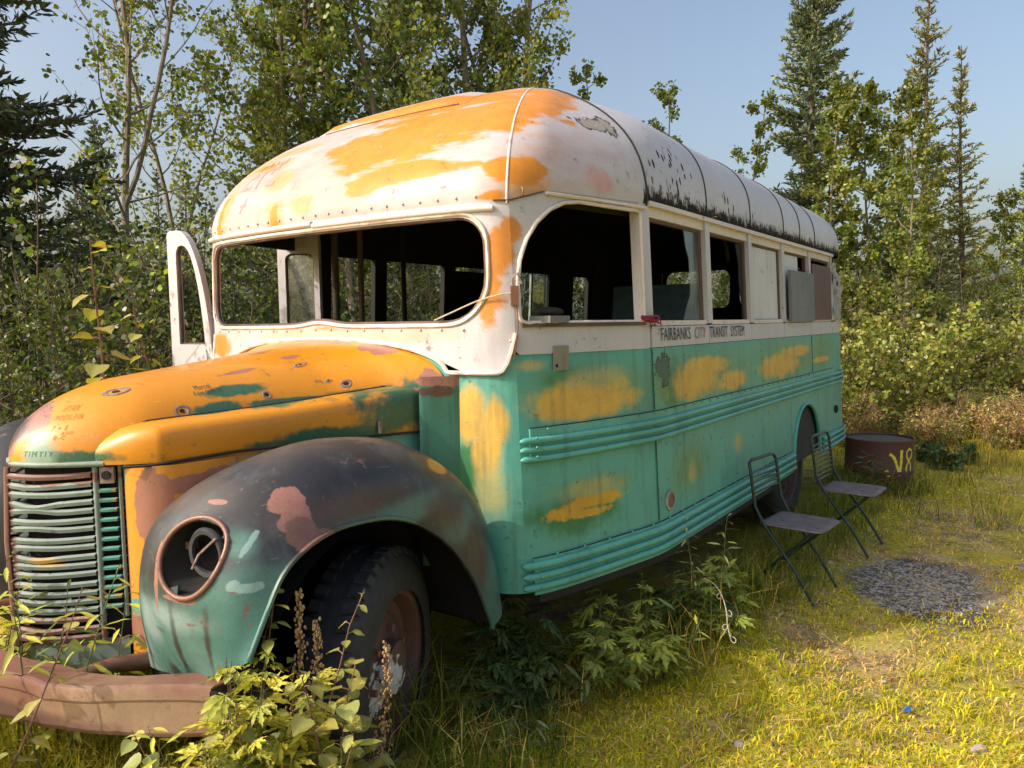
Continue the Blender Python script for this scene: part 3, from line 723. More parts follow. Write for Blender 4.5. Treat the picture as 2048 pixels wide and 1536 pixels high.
S5m = make_spruce('spruce', 4.6, .045, .62, .3, 25, SPR + SPRY[:1], .19, 1.0, .35, 6, 0, 0, 1.1, .85)
S6m = make_spruce('spruce', 7.5, .06, .55, .4, 26, [(.03, .042, .03), (.04, .05, .034)], .30, .6, .45, 6, -.2, .05, 1.6, .7)
B1 = make_shrub('bush', 2.5, 1.0, 9, 20, .044, ASP[:3] + DARK + DARK, 31)
B2 = make_shrub('bush', 2.1, .9, 9, 15, .060, [(.16, .17, .045), (.22, .21, .055), (.27, .24, .06), (.12, .135, .04)], 32, 'round')
B3 = make_shrub('bush', 1.5, .8, 10, 16, .055, [(.15, .16, .05), (.21, .20, .055), (.11, .125, .04)], 33)
B4 = make_shrub('bush', 2.9, 1.1, 8, 20, .042, DARK + DARK + ASP[:2], 34, 'round')
RED = make_shrub('fireweed', .75, .28, 9, 12, .055, [(.42, .20, .13), (.46, .32, .14), (.38, .32, .10), (.34, .14, .11)], 35, 'lance', .1)
LOW = make_shrub('low_bush', .55, .4, 12, 12, .05, [(.28, .24, .06), (.34, .27, .09), (.20, .20, .05), (.36, .25, .12)], 36)
DOCK = make_shrub('leafy_plant', .5, .30, 9, 10, .06, [(.045, .075, .03), (.06, .09, .035)], 37, 'round')

# --- named trees, left to right
def T(name, me, u, d_, sc, rz, lean, label, group=None):
    x, y = away(u, d_); return tree(name, me, x, y, sc, rz, lean, label, 'tree', group)
T('spruce_tree', S4m, -60, 6.8, 1.1, .4, (0, -.02), 'big dark spruce at the left edge with drooping branches')
T('aspen_tree', A1, 258, 8.0, 1.0, .3, (0, -.015), 'slender forked aspen with a pale bare trunk left of the open bus door')
T('spruce_tree', S5m, 168, 10.5, .80, 1.1, (0, 0), 'small pointed spruce in the gap left of the forked aspen')
T('aspen_tree', A1, 400, 9.4, .80, 1.7, (0, -.01), 'airy aspen just behind the open bus door')
T('aspen_tree', A2, 590, 9.6, 1.0, .9, (.01, -.02), 'tall aspen whose thin trunk leans over the front of the roof')
T('aspen_tree', A2, 735, 9.8, 1.12, 2.6, (0, 0), 'tall full aspen with twin pale stems above the orange roof')
T('aspen_tree', A3, 870, 9.6, 1.16, 4.0, (0, .01), 'tall aspen above the middle of the orange roof')
T('spruce_tree', S1m, 810, 12.6, 1.0, 2.0, (0, 0), 'dark spruce hidden among the aspens above the roof')
T('aspen_tree', A2, 1010, 10.6, .95, 5.1, (0, .02), 'full aspen above the top of the bus roof')
T('aspen_tree', A2, 960, 9.9, 1.08, 1.2, (0, .0), 'broad aspen crown above the seam where orange roof turns white')
T('aspen_tree', A3, 1075, 10.3, 1.06, 3.3, (0, .03), 'aspen with yellow tinged leaves above the roof crest, rightmost of the row')
T('aspen_tree', A3, 660, 10.6, 1.1, 5.5, (0, 0), 'dense aspen above the left half of the orange roof')
T('aspen_tree', A4, 1245, 11.5, .97, 1.9, (0, .03), 'thin young aspen top peeking over the white roof beside the large aspens')
T('aspen_tree', A4, 1330, 11.5, .90, 3.0, (0, .05), 'sparse aspen twig with few leaves over the white roof')
T('aspen_tree', A4, 1440, 12.5, .95, 4.2, (0, .02), 'small loose aspen just left of the tall blue green spruce')
T('spruce_tree', S1m, 1592, 13.0, 1.02, .7, (.0, .03), 'tall dense blue green spruce behind the rear of the roof')
T('aspen_tree', A5, 1668, 11.8, .98, 1.0, (0, .03), 'yellow green aspen half covering the tall dense spruce')
T('aspen_tree', A5, 1745, 12.2, 1.0, 2.2, (0, .04), 'yellow green aspen between the rear of the bus and the ragged spruces')
T('aspen_tree', A5, 1795, 11.3, .92, 4.4, (0, .03), 'bright yellow green aspen in front of the taller ragged spruce')
T('aspen_tree', A5, 1975, 12.0, .66, 5.4, (0, .03), 'small yellow green aspen right of the shorter ragged spruce')
T('spruce_tree', S2m, 1838, 14.5, 1.0, 1.4, (.0, .045), 'tall ragged spruce with a bare thin top, taller of the two on the right')
T('spruce_tree', S3m, 1930, 14.5, 1.0, 2.9, (.0, .05), 'shorter ragged spruce with a bare tip, right of the taller one')
T('spruce_tree', S3m, 1780, 13.0, .70, .3, (0, .03), 'lower bushy spruce between the yellow green aspens and the tall ragged spruce')
T('spruce_tree', S5m, 1870, 12.3, .92, 3.3, (0, .03), 'short full spruce in front of the two ragged spruces')
T('aspen_tree', A4, 1790, 13.4, 1.05, .3, (0, .05), 'lanky aspen with a sparse tip beside the tall ragged spruce')
T('spruce_tree', S5m, 2040, 12.0, .85, 1.9, (0, .03), 'young spruce cut by the right edge of the view')
T('aspen_tree', A4, 2030, 11.2, .62, 2.9, (0, .06), 'young aspen with loose leaves at the right edge')
T('spruce_tree', S4m, 560, 14.5, .9, 3.0, (0, 0), 'dark spruce deep in the wood seen through the windscreen opening')
T('spruce_tree', S5m, 330, 12.5, .9, .5, (0, 0), 'young spruce in the undergrowth behind the forked aspen')
T('spruce_tree', S5m, 40, 9.8, .95, 2.5, (0, 0), 'young spruce in the dark undergrowth at the left edge')
for k in range(14):
    u = 92 + 13 * k + random.uniform(-5, 5)
    T('spruce_tree', S6m, u, random.uniform(42, 58), random.uniform(1.0, 1.42), k * 1.3, (0, 0), 'thin far spruce on the skyline in the gap left of the forked aspen', 'thin far spruces on the skyline')
for k, (u, d_) in enumerate([(-10, 15), (90, 17), (210, 16), (380, 15.5), (470, 17), (650, 15), (740, 16.5), (900, 15.5), (1000, 17), (1100, 15), (1190, 18), (1300, 17), (1700, 17.5), (1990, 17), (2080, 16), (1880, 18.5)]):
    T('spruce_tree', (S3m, S5m, S4m)[k % 3], u, d_, random.uniform(.55, .8), k * 1.7, (0, 0), 'half hidden spruce in the wood behind the nearer trees', 'half hidden spruces deeper in the wood')
def bush(me, u, d_, sc, label, group, name='bush'):
    x, y = away(u, d_); return tree(name, me, x, y, sc, random.uniform(0, 6.28), (0, 0), label, 'bush', group, ('stems', 'foliage'))
KIND = {0: 'dark narrow leaved bush', 1: 'dark round leaved bush', 2: 'dark narrow leaved bush', 3: 'dark round leaved bush', 4: 'dark narrow leaved bush'}
def thicket(k, u, d_):
    z_ = 'left of the forked aspen trunk' if u < 225 else 'between the forked aspen and the open bus door' if u < 410 else 'seen through the windscreen opening' if u < 1010 else 'behind the far side of the bus'
    q_ = 'at thicket front' if d_ < 7 else 'in mid thicket' if d_ < 10 else 'deep in thicket'
    return KIND[k % 5] + ' ' + q_ + ' ' + z_, 'thicket bushes ' + z_
for k, (u, d_, s_) in enumerate([(-40, 5.2, .95), (60, 6.0, 1.0), (150, 6.8, .95), (215, 6.2, .85), (300, 7.2, 1.0), (360, 6.6, .95), (440, 7.6, 1.05), (520, 8.0, 1.0), (600, 8.6, 1.0), (680, 8.0, 1.0), (760, 8.6, 1.0), (840, 8.2, 1.0), (920, 9.0, 1.05), (1000, 9.4, 1.0),
                                 (100, 8.5, 1.1), (250, 9.5, 1.1), (390, 10, 1.15), (480, 11, 1.1), (570, 10.5, 1.1), (700, 11, 1.1), (820, 11.5, 1.15), (940, 11.6, 1.1), (1060, 11, 1.05), (1140, 12, 1.1), (1220, 12.5, 1.05), (1310, 13, 1.05), (1400, 13, 1.0), (1480, 13.5, 1.0), (1560, 14, 1.0),
                                 (-20, 11, 1.2), (70, 12.5, 1.2), (170, 13, 1.15), (280, 13.5, 1.2), (20, 4.3, .8), (120, 4.6, .75), (210, 4.6, .65), (290, 5.0, .7)]):
    bush((B1, B4, B1, B4, B1)[k % 5], u, d_, s_, *thicket(k, u, d_))
gr_ = 'sunlit yellow green bush on the edge of the clearing right of the bus'
for k, (u, d_, s_) in enumerate([(1690, 9.6, .85), (1725, 10.6, 1.0), (1770, 9.9, .85), (1810, 10.8, 1.05), (1850, 10.2, .95), (1890, 10.9, .9), (1935, 10.3, .8), (1980, 10.9, .9), (2030, 10.4, .85), (2080, 10.8, .9), (1745, 12.0, 1.1), (1830, 12.4, 1.1), (1910, 12.6, 1.05), (1990, 12.6, 1.05), (2070, 12.6, 1.0), (1660, 12, 1.1)]):
    bush((B2, B3, B2, B1)[k % 4], u, d_, s_, ('sunlit round leaved', 'sunlit low narrow leaved', 'sunlit round leaved', 'tall dark')[k % 4] + ' bush ' + ('in the front row ' if d_ < 11.5 else 'in the back row ') + ('by the rear corner of the bus' if u < 1780 else 'above the oil drum' if u < 1860 else 'right of the oil drum' if u < 1960 else 'at the right edge'), 'sunlit bushes at the edge of the clearing')
for k, (u, d_, s_) in enumerate([(1700, 8.9, .8), (1715, 9.3, .9), (1880, 9.2, .9), (1895, 9.6, .85), (1950, 9.4, .8), (2020, 8.6, .9), (2045, 8.8, 1.0), (2035, 9.2, .9), (1860, 8.9, .7), (1985, 9.0, .8), (2075, 8.7, .9), (1740, 9.4, .7)]):
    x, y = away(u, d_); tree('fireweed_plant', RED, x, y, s_, k * 1.1, (0, 0), 'red autumn fireweed clump ' + ('just behind the rear corner of the bus' if u < 1760 else 'right of the oil drum under the sunlit bushes' if u < 2000 else 'at the right edge of the clearing'), 'plant', 'red fireweed clumps', ('stems', 'foliage'))
for k in range(46):
    u = 1680 + 410 * (k / 45) + random.uniform(-8, 8); x, y = away(u, random.uniform(8.5, 10.2))
    tree('low_bush', (LOW, B3, LOW)[k % 3], x, y, random.uniform(.55, .95) * (.5 if k % 3 == 1 else 1), k * 2.1, (0, 0), 'low yellowing bush among the fireweed ' + ('behind the oil drum' if u < 1850 else 'right of the oil drum' if u < 1970 else 'at the right edge of the clearing'), 'bush', 'low yellowing bushes', ('stems', 'foliage'))
for k, (u, d_, s_) in enumerate([(1880, 7.6, .6), (1905, 7.5, .5), (1855, 7.9, .55), (1935, 7.8, .5)]):
    x, y = away(u, d_); tree('leafy_plant', DOCK, x, y, s_, k, (0, 0), 'dark green leafy plant in the shade right of the drum', 'plant', 'dark leafy plants right of the drum', ('stems', 'foliage'))
rng = np.random.default_rng(99)
# the far wood as one mass
n = 46000
u_ = rng.uniform(-200, 2250, n); d_ = rng.uniform(17, 34, n)
X = CP[0] + (u_ - 1024) / 1500 * d_ * CR[0][0] + d_ * CR[2][0]; Y = CP[1] + (u_ - 1024) / 1500 * d_ * CR[0][1] + d_ * CR[2][1]
hh2 = (1.0 + 2.6 * vnoise(X, Y, .5, 6)) * (1 + (d_ - 17) * .02)
Z = rng.random(n) ** .8 * hh2 + .2
tone = vnoise(X + Z, Y + Z, .9, 5)[:, None]
tag(link('far_wood', leaves_mesh('far_wood', np.stack([X, Y, Z], 1), rng.uniform(.12, .26, n), pick(n, DARK + SPR, .25) * (.6 + .8 * tone), M['leaf'], 'lance', 0)), kind='stuff')
# ------------------------------------------------------------------ the bus
bus = empty('bus', (0, 1.0, 0.1), 0, 'abandoned old transit bus in flaking white, teal and orange paint with its front window gone', 'bus')
TILT = 0.05 / 1.2
PLAN = [(0, -.93), (.3, -.925), (.6, -.905), (.8, -.88), (.9, -.86), (.96, -.83), (1.0, -.785), (1.03, -.72), (1.06, -.63), (1.1, -.47), (1.155, -.22), (1.195, 0), (1.2, .25)]
_front = crom(PLAN, 61)
_side = np.array([(1.2, y) for y in np.linspace(.3, 3.65, 34)])
_rear = crom([(1.2, 3.68), (1.197, 3.85), (1.178, 4.0), (1.13, 4.13), (1.05, 4.24), (.9, 4.32), (.6, 4.37), (0, 4.39)], 31)
PATH = np.vstack([_front, _side, _rear])
PS = np.concatenate([[0], np.cumsum(np.linalg.norm(np.diff(PATH, axis=0), axis=1))])
SEND = PS[-1]

def plan(s):
    a = abs(s)
    x = np.interp(a, PS, PATH[:, 0]); y = np.interp(a, PS, PATH[:, 1])
    return (x if s >= 0 else -x), y
def pnorm(s):
    x0, y0 = plan(s - .01); x1, y1 = plan(s + .01)
    n = np.array([(y1 - y0), -(x1 - x0), 0.]); return n / np.linalg.norm(n)
def body(s, z, off=0.0):
    x, y = plan(s)
    k = 1 - TILT * (z - 1.54)
    n = pnorm(s)
    return np.array([x * k + n[0] * off, y + n[1] * off, z])
def s_at_y(y, left=1):                                   # along the side
    i = np.where((PATH[:, 0] > .95))[0]
    return left * np.interp(y, PATH[i, 1], PS[i])
def s_at_x(x):                                           # along the front
    i = np.where((PATH[:, 1] < -.80))[0]
    return math.copysign(np.interp(abs(x), PATH[i, 0], PS[i]), x)
def s_rear(x):
    i = np.where((PATH[:, 1] > 4.2))[0][::-1]
    return np.interp(x, PATH[i, 0], PS[i])

def panel(name, s0, s1, z0, z1, mat, off=0.0, ns=None, nz=4, solid=.012, label=None, parent=None):
    ns = ns or max(2, int(abs(s1 - s0) / .08) + 1)
    f0 = z0 if callable(z0) else (lambda s: z0); f1 = z1 if callable(z1) else (lambda s: z1)
    rows = []
    for j in range(nz + 1):
        rows.append([body(s, f0(s) + (f1(s) - f0(s)) * j / nz, off) for s in np.linspace(s0, s1, ns + 1)])
    return MB().grid(rows).build(name, mat, parent or bus, True, 60, True, solid, -1 if s1 > s0 else 1, label=label)

def rrect(s0, s1, z0, z1, r, n=6):
    """rounded rectangle loop, r = radii (bottom-left, bottom-right, top-right, top-left) in (s,z)"""
    if not hasattr(r, '__len__'): r = (r,) * 4
    out = []
    for (cx, cy, rad, a0) in ((s0 + r[0], z0 + r[0], r[0], pi), (s1 - r[1], z0 + r[1], r[1], 1.5 * pi), (s1 - r[2], z1 - r[2], r[2], 0), (s0 + r[3], z1 - r[3], r[3], .5 * pi)):
        for k in range(n + 1):
            a = a0 + .5 * pi * k / n
            out.append((cx + rad * cos(a), cy + rad * sin(a)))
    return out
def resample(loop, n):
    P = np.array(loop + [loop[0]], float)
    L = np.concatenate([[0], np.cumsum(np.linalg.norm(np.diff(P, axis=0), axis=1))])
    q = np.linspace(0, L[-1], n, endpoint=False)
    return np.stack([np.interp(q, L, P[:, 0]), np.interp(q, L, P[:, 1])], 1)
def align(outer, inner, n=120):
    """resample both loops and match them by angle round the inner centre"""
    I = resample(inner, n); c = I.mean(0)
    O = resample(outer, n * 6)
    sc = np.ptp(I, axis=0) / 2
    ao = np.arctan2((O[:, 1] - c[1]) / sc[1], (O[:, 0] - c[0]) / sc[0])
    res = []
    for p in I:
        a = math.atan2((p[1] - c[1]) / sc[1], (p[0] - c[0]) / sc[0])
        dlt = np.abs((ao - a + pi) % (2 * pi) - pi)
        res.append(O[np.argmin(dlt)])
    return np.array(res), I
def holed(name, outer, inner, mat, off=0.0, rings=4, solid=.02, n=120, parent=None, label=None):
    O, I = align(outer, inner, n)
    rows = []
    for j in range(rings + 1):
        t_ = j / rings
        rows.append([body(*(O[k] * (1 - t_) + I[k] * t_), off) for k in range(n)])
    return MB().grid(rows, closed_u=True).build(name, mat, parent or bus, True, 50, True, solid, -1, label=label)
def surf_tube(name, pts, r, mat, off=0.0, n=6, closed=False, parent=None, mbuild=True, squash=None):
    P = [body(s, z, off) for s, z in pts]
    m = MB().tube(P, r, n, True, closed, squash)
    return m.build(name, mat, parent or bus, True, 60, True) if mbuild else m

SA = s_at_y(-.80)                                        # the A pillar
S1 = s_at_y(0.0)
PIT = .723
SY = lambda y: s_at_y(y)
BELT, SILL, DRIP, BOT = 1.545, 1.645, 2.205, .575

# ---- paint border under the windscreen panel
def cowl_z(s):
    x, y = plan(s); a = abs(x)
    if a < .715: return 1.470 + .135 * math.sqrt(max(0, 1 - (a / .715) ** 2.3))
    if abs(s) < s_at_x(.93): return 1.470
    t_ = (abs(s) - s_at_x(.93)) / (SA - s_at_x(.93))
    return 1.470 + (BELT + .08 - 1.470) * min(1, max(0, t_)) ** 2.2
# ---- quarter panel in front (green, yellow patch), under the white panel
def q_top(s):
    return cowl_z(s) if abs(s) < SA else BELT
panel('front_quarter_panel', s_at_x(.5), SA, BOT + .02, cowl_z, M['green'], -.004, 26, 14)
panel('front_quarter_panel', SA, S1 - .004, BOT + .02, BELT, M['green'], -.004, 16, 12)
panel('front_quarter_panel', -s_at_x(.5), -SA, BOT + .02, cowl_z, M['green'], -.004, 20, 8)
# ---- white windscreen surround with one wide opening
outer = [(s, cowl_z(s)) for s in np.linspace(-SA, SA, 90)] + [(SA, z) for z in np.linspace(1.66, 2.1, 12)] + [(s, 2.135) for s in np.linspace(SA, -SA, 60)] + [(-SA, z) for z in np.linspace(2.1, 1.66, 12)]
wl = s_at_x(.905)
inner = rrect(-wl, wl, 1.672, 2.085, (.11, .19, .11, .09))
inner = [(s, z + .018 * math.exp(-(s / .12) ** 2) if z < 1.8 else z) for s, z in resample(inner, 160)]
cowl = holed('windscreen_surround', outer, inner, M['white'], .002, 5, .03, 160)
surf_tube('windscreen_rubber', inner, .011, M['wood'], -.012, 6, True)
surf_tube('windscreen_frame', [(s * 1.012, z + (.012 if z > 1.88 else -.010)) for s, z in inner], .008, M['trim'], .004, 6, True)
# header moulding above the opening, in two lengths that meet in the middle
surf_tube('header_moulding', [(s, 2.122) for s in np.linspace(-wl - .04, -.02, 18)], .013, M['trim'], .010, 6)
surf_tube('header_moulding', [(s, 2.112) for s in np.linspace(-.01, wl + .04, 18)], .013, M['trim'], .010, 6)
surf_tube('bonnet_arch_piping', [(s, cowl_z(s) + .004) for s in np.linspace(-SA, SA, 110)], .0095, M['trim'], .006, 6)
surf_tube('roof_joint', [(s, float(np.interp(s, [wl, SA, SA + .16], [2.14, 2.142, 2.186]))) for s in np.linspace(wl + .04, SA + .16, 14)], .0032, M['wood'], .006, 5)
# ---- rivets
rv = MB()
def rivet(p, r=.007):
    rv.sphere(p, r, 6, 4)
rvw = MB()
for s in np.linspace(-.88, .88, 21): rvw.sphere(body(s, 2.158, .005), .0058, 6, 4)
for s in np.linspace(-.85, .80, 17): rvw.sphere(body(s, 1.645 if abs(s) > .1 else 1.65, .003), .0055, 6, 4)
for s, z in ((SA - .02, 1.60), (SA - .015, 1.56), (SA - .03, 1.53), (SA - .01, 1.75), (SA - .05, 1.50)): rvw.sphere(body(s, z, .003), .007, 6, 4)
rvw.build('rivet', M['white'], bus, True, 60, True, kind='stuff')

# ---- drivers window
s0 = SA + .008; s1 = S1 - .055
dw_in = rrect(s0 + .012, s1, 1.668, 2.165, (.03, .015, .02, .34))
dw_out = rrect(SA, S1 - .012, BELT, 2.215, .004, 3)
holed('driver_window_surround', dw_out, dw_in, M['white'], .001, 3, .035, 120)
surf_tube('driver_window_piping', [p for p in resample(dw_in, 120)], .009, M['trim'], .004, 6, True)
surf_tube('window_frame', [(s1 + .012, z) for z in np.linspace(1.67, 2.16, 6)], .012, M['wood'], -.02, 4)
panel('window_ledge', s0 + .02, s1, 1.652, 1.668, M['wood'], .012, 12, 1, .05)

# ---- left side windows: pillars, header, belt, frames and what fills them
ZT = 2.165
for k in range(0, 6):
    y = k * PIT
    wdt = (.085, .065, .06, .055, .055, .05)[k]
    y0 = y - (.065 if k == 0 else .012)
    panel('window_pillar', SY(y0), SY(y0 + wdt) if k < 5 else SY(y0) + wdt, 1.655, DRIP, M['white'], .004, 2, 4, .05)
panel('window_header', SY(.01), SY(3.62), 2.150, DRIP - .002, M['trim'], -.006, 30, 1, .03)
for k in range(0, 5):                                    # belt in lengths that butt at the seams
    panel('belt_panel', SY(k * PIT - .004 if k else .004), SY((k + 1) * PIT - .010), BELT + .003, SILL, M['white'], .003, 6, 2, .02)
    panel('window_sill', SY(k * PIT + .06), SY((k + 1) * PIT - .02), 1.648, 1.672, M['trim'], -.004, 6, 1, .06)
panel('drip_rail', SY(.01), SY(3.66), 2.196, 2.218, M['trim'], .018, 30, 1, .02)
surf_tube('drip_rail', [(s, 2.182) for s in np.linspace(SA + .17, S1 - .02, 14)], .008, M['trim'], .010, 6)
for k in range(0, 5):
    ya, yb = k * PIT + (.02 if k == 0 else .053), (k + 1) * PIT - .012
    fr = MB()
    for (a, b, c, e) in ((ya, ya + .018, 1.672, 2.15), (yb - .03, yb, 1.672, 2.15), (ya + .018, yb - .03, 2.135, 2.15)):
        rows = [[body(s, z, -.022) for s in np.linspace(SY(a), SY(b), 3)] for z in np.linspace(c, e, 3)]
        fr.grid(rows)
    fo = fr.build('window_frame', M['wood'], bus, False, 40, True, .02)
    if k == 0:                                           # torn slivers of glass left in the first sash
        g = MB()
        top = [(SY(.50), 2.14), (SY(.52), 2.05), (SY(.56), 1.98), (SY(.565), 1.88), (SY(.555), 1.80), (SY(.50), 1.74), (SY(.46), 1.675)]
        rows = [[body(s, z, -.03) for s, z in top], [body(SY(yb - .02), z, -.03) for s, z in top]]
        g.grid(rows); g.build('glass_shard', M['glass'], fo, False, 40, True, .004)
    if k == 1:
        g = MB(); top = [(SY(yb - .14), 2.13), (SY(yb - .09), 2.0), (SY(yb - .10), 1.9), (SY(yb - .06), 1.8), (SY(yb - .05), 1.68)]
        g.grid([[body(s, z, -.032) for s, z in top], [body(SY(yb - .02), z, -.032) for s, z in top]])
        g.build('torn_blind', M['inner'], fo, False, 40, True, .004)
    if k == 2: panel('window_panel', SY(ya + .012), SY(yb - .03), 1.675, 2.135, M['panel'], -.030, 8, 4, .01)
    if k == 3: panel('window_panel', SY(ya + .012), SY(yb - .20), 1.675, 2.135, M['panel'], -.030, 8, 4, .01)
panel('cover_board', SY(2.86 - .62), SY(2.86 + .03), 1.655, 2.015, M['grey'], .035, 6, 4, .02, label='grey board leaning over the lower window')
panel('cover_board', SY(2.95), SY(3.56), 1.665, 2.10, M['brownboard'], .012, 6, 4, .015, label='brown board filling the rear side window')
# crumpled sheet over the rear corner window
rows = []
zs = np.linspace(1.66, 2.15, 16); ss = np.linspace(SY(3.63), s_rear(.80), 22)
for z in zs:
    r_ = []
    for s in ss:
        o = .018 * sin(s * 31 + z * 9) * sin(z * 23 - s * 11) + .010 * sin(s * 60 + 40 * z)
        r_.append(body(s, z - (.10 * smooth01((s - ss[0]) / .30) if z > 2.05 else 0), .008 + o))
    rows.append(r_)
MB().grid(rows).build('corner_sheet', M['sheet'], bus, True, 60, True, .004, label='crumpled grey sheet over the rear corner window')

# ---- rear wall
RS = s_rear
rear_mid = SEND
def rear_body(s, z, off=0): return body(s if s <= SEND else -(2 * SEND - s), z, off)
_body0 = body
def body(s, z, off=0.0):
    if abs(s) <= SEND: return _body0(s, z, off)
    return _body0(-(2 * SEND - s) if s > 0 else (2 * SEND + s), z, off)
SR0 = SY(3.68)
panel('rear_panel', SY(3.61), 2 * SEND - SY(3.61), BOT + .03, BELT, M['green'], 0, 40, 8)
panel('belt_panel', SY(3.61), 2 * SEND - SY(3.61), BELT + .003, SILL, M['white'], .003, 36, 2)
def xr(x): return RS(x) if x >= 0 else 2 * SEND - RS(-x)
for a, b in ((-.64, .06), (.16, .80)):
    s0_, s1_ = sorted((xr(a), xr(b)))
    holed('rear_window_surround', rrect(s0_ - (.03 if a > 0 else .05), s1_ + (.05 if a > 0 else .045), SILL, 2.225, .003, 2), rrect(s0_, s1_, 1.79, 2.19, .10), M['white'], 0, 3, .04, 90)
panel('rear_pillar', 2 * SEND - RS(.70), 2 * SEND - SY(3.60), SILL, 2.225, M['white'], 0, 12, 2)
panel('rear_pillar', RS(.82), RS(.80), SILL, 2.225, M['white'], -.01, 2, 2)

# ---- left side skin: upper row, lower row, rails
ups = [0.0, .90, 1.62, 2.90, 3.61]
for a, b in zip(ups[:-1], ups[1:]):
    panel('side_panel', SY(a + .0008), SY(b - .0008), 1.255, BELT, M['green'], 0, 8, 4)
panel('side_backing', SY(.0), SY(3.6), .62, 1.54, M['seam'], -.022, 30, 2, .004)
YA, RAX, ZA = 2.665, .385, 1.035                         # rear wheel arch
lows = [0.0, .50, .90, 1.62, 2.265]
for a, b in zip(lows[:-1], lows[1:]):
    panel('side_panel', SY(a + .0008), SY(b - .0008), .735, 1.118, M['green'], 0, 8, 4)
def arch(y, z0=.60):
    u = (y - YA) / RAX
    return z0 + (ZA - z0) * math.sqrt(max(0, 1 - abs(u) ** 2.3))
def sy_inv(s): return plan(s)[1]
panel('arch_panel', SY(2.267), SY(YA + RAX + .02), lambda s: max(.60, arch(sy_inv(s)) + .004), 1.118, M['green'], 0, 40, 4)
panel('side_panel', SY(YA + RAX + .022), SY(3.61), .735, 1.118, M['green'], 0, 6, 4)
surf_tube('arch_lip', [(SY(YA - RAX * cos(a)), .60 + (ZA - .60) * (sin(a) ** .87)) for a in np.linspace(0, pi, 30)], .014, M['rail'], .004, 6)
# kink of sheet metal behind the arch
def rails(name, y0, y1, zs, front=None, r=.0138):
    for z in zs:
        pts = []
        if front is not None:
            for s in np.linspace(front, S1, 24): pts.append((s, z))
        for y in np.linspace(max(y0, .02), y1, 24): pts.append((SY(y), z))
        P = [body(s, zz, .012) for s, zz in pts]
        rr = [r] * len(P)
        if front is not None:
            a = P[0]; dvec = P[0] - P[1]; dvec = dvec / np.linalg.norm(dvec)
            P = [a + dvec * .030, a + dvec * .024, a + dvec * .012] + P; rr = [.003, r * .62, r * .92] + rr
        MB().tube(P, rr, 10, True).build(name, M['rail'], bus, True, 60, True)
UZ = (1.205, 1.168, 1.131); LZ = (.705, .662, .618)
SF = SA + .022
rails('rub_rail', 0, 2.895, UZ, SF); rails('rub_rail', 2.905, 3.66, UZ)
rails('rub_rail', 0, 2.262, LZ, SF - .012, .0158); rails('rub_rail', 3.12, 3.66, LZ, None, .0158)
# rails run round the rear corner
for z in UZ + LZ:
    P = [body(s, z, .012) for s in np.linspace(SY(3.66), RS(.5), 22)]
    MB().tube(P, .0142, 8).build('rub_rail', M['rail'], bus, True, 60, True)
for (a, b, z0, z1, nm) in ((SF + .02, SY(2.895), 1.119, 1.252, 0), (SY(2.905), SY(3.6), 1.119, 1.252, 0), (SF + .01, SY(2.26), .585, .732, 0), (SY(3.12), SY(3.6), .585, .732, 0)):
    panel('rail_plate', a, b, z0, z1, M['rail'], .006, 40, 2, .01)
for zz in (1.1175, 1.2535): surf_tube('panel_seam', [(s, zz) for s in np.linspace(SF + .02, SY(3.58), 60)], .0028, M['seam'], .004, 4)
surf_tube('panel_seam', [(s, .7335) for s in np.linspace(SF + .01, SY(2.26), 50)], .0028, M['seam'], .004, 4)
for y in (0.0, 2.90): surf_tube('panel_seam', [(SY(y), z) for z in np.linspace(1.26, 1.54, 6)], .0022, M['seam'], .001, 4)
for y in (0.0,): surf_tube('panel_seam', [(SY(y), z) for z in np.linspace(.74, 1.112, 6)], .0020, M['seam'], .001, 4)
panel('skirt_edge', SF + .03, SY(2.25), .552, .585, M['dark'], .004, 40, 1, .02)
for s in np.arange(SF + .1, SY(2.85), .115):
    rivet(body(s, 1.246, .012), .0055); rivet(body(s + .03, 1.124, .012), .0055)
for s in np.arange(SF + .12, SY(2.2), .155): rivet(body(s, .737, .012), .006)
for z in (1.215, 1.178, 1.141): rivet(body(SF + .035, z + .002, .028), .006)
for z in LZ: rivet(body(SF + .03, z, .031), .006)
for y in (.0, .9, 1.62, 2.9):
    for z in np.linspace(1.28, 1.52, 6): rivet(body(SY(y) + .014, z, .002), .0035)
rv.build('rivet', M['rail'], bus, True, 60, True, kind='stuff')
# right side: door opening in front, skin and window band behind
panel('side_panel', -SY(.10), -SY(3.61), BOT, 1.685, M['green'], 0, 30, 6, .012)
for a, b in ((.06, .15), (.545, .66), (1.285, 1.42), (1.90, 2.33), (2.80, 3.24), (3.54, 3.65)):
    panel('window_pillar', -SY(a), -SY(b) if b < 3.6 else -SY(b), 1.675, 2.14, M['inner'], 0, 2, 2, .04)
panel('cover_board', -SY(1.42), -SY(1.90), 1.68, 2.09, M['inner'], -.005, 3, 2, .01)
panel('window_header', -SY(.02), -SY(3.61), 2.12, 2.225, M['inner'], 0, 24, 1, .05)  # inside of the header coloured near-black for the cabin shade
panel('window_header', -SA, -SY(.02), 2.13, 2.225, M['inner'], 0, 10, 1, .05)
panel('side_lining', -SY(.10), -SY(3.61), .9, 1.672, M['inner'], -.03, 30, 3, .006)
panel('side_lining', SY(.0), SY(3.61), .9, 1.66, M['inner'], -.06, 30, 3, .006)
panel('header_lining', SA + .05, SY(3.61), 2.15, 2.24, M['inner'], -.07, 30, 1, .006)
panel('rear_lining', SY(3.61), 2 * SEND - SY(3.61), .9, 1.80, M['inner'], -.05, 40, 3, .006)  # dark sheets added so the inner rear wall reads as shaded
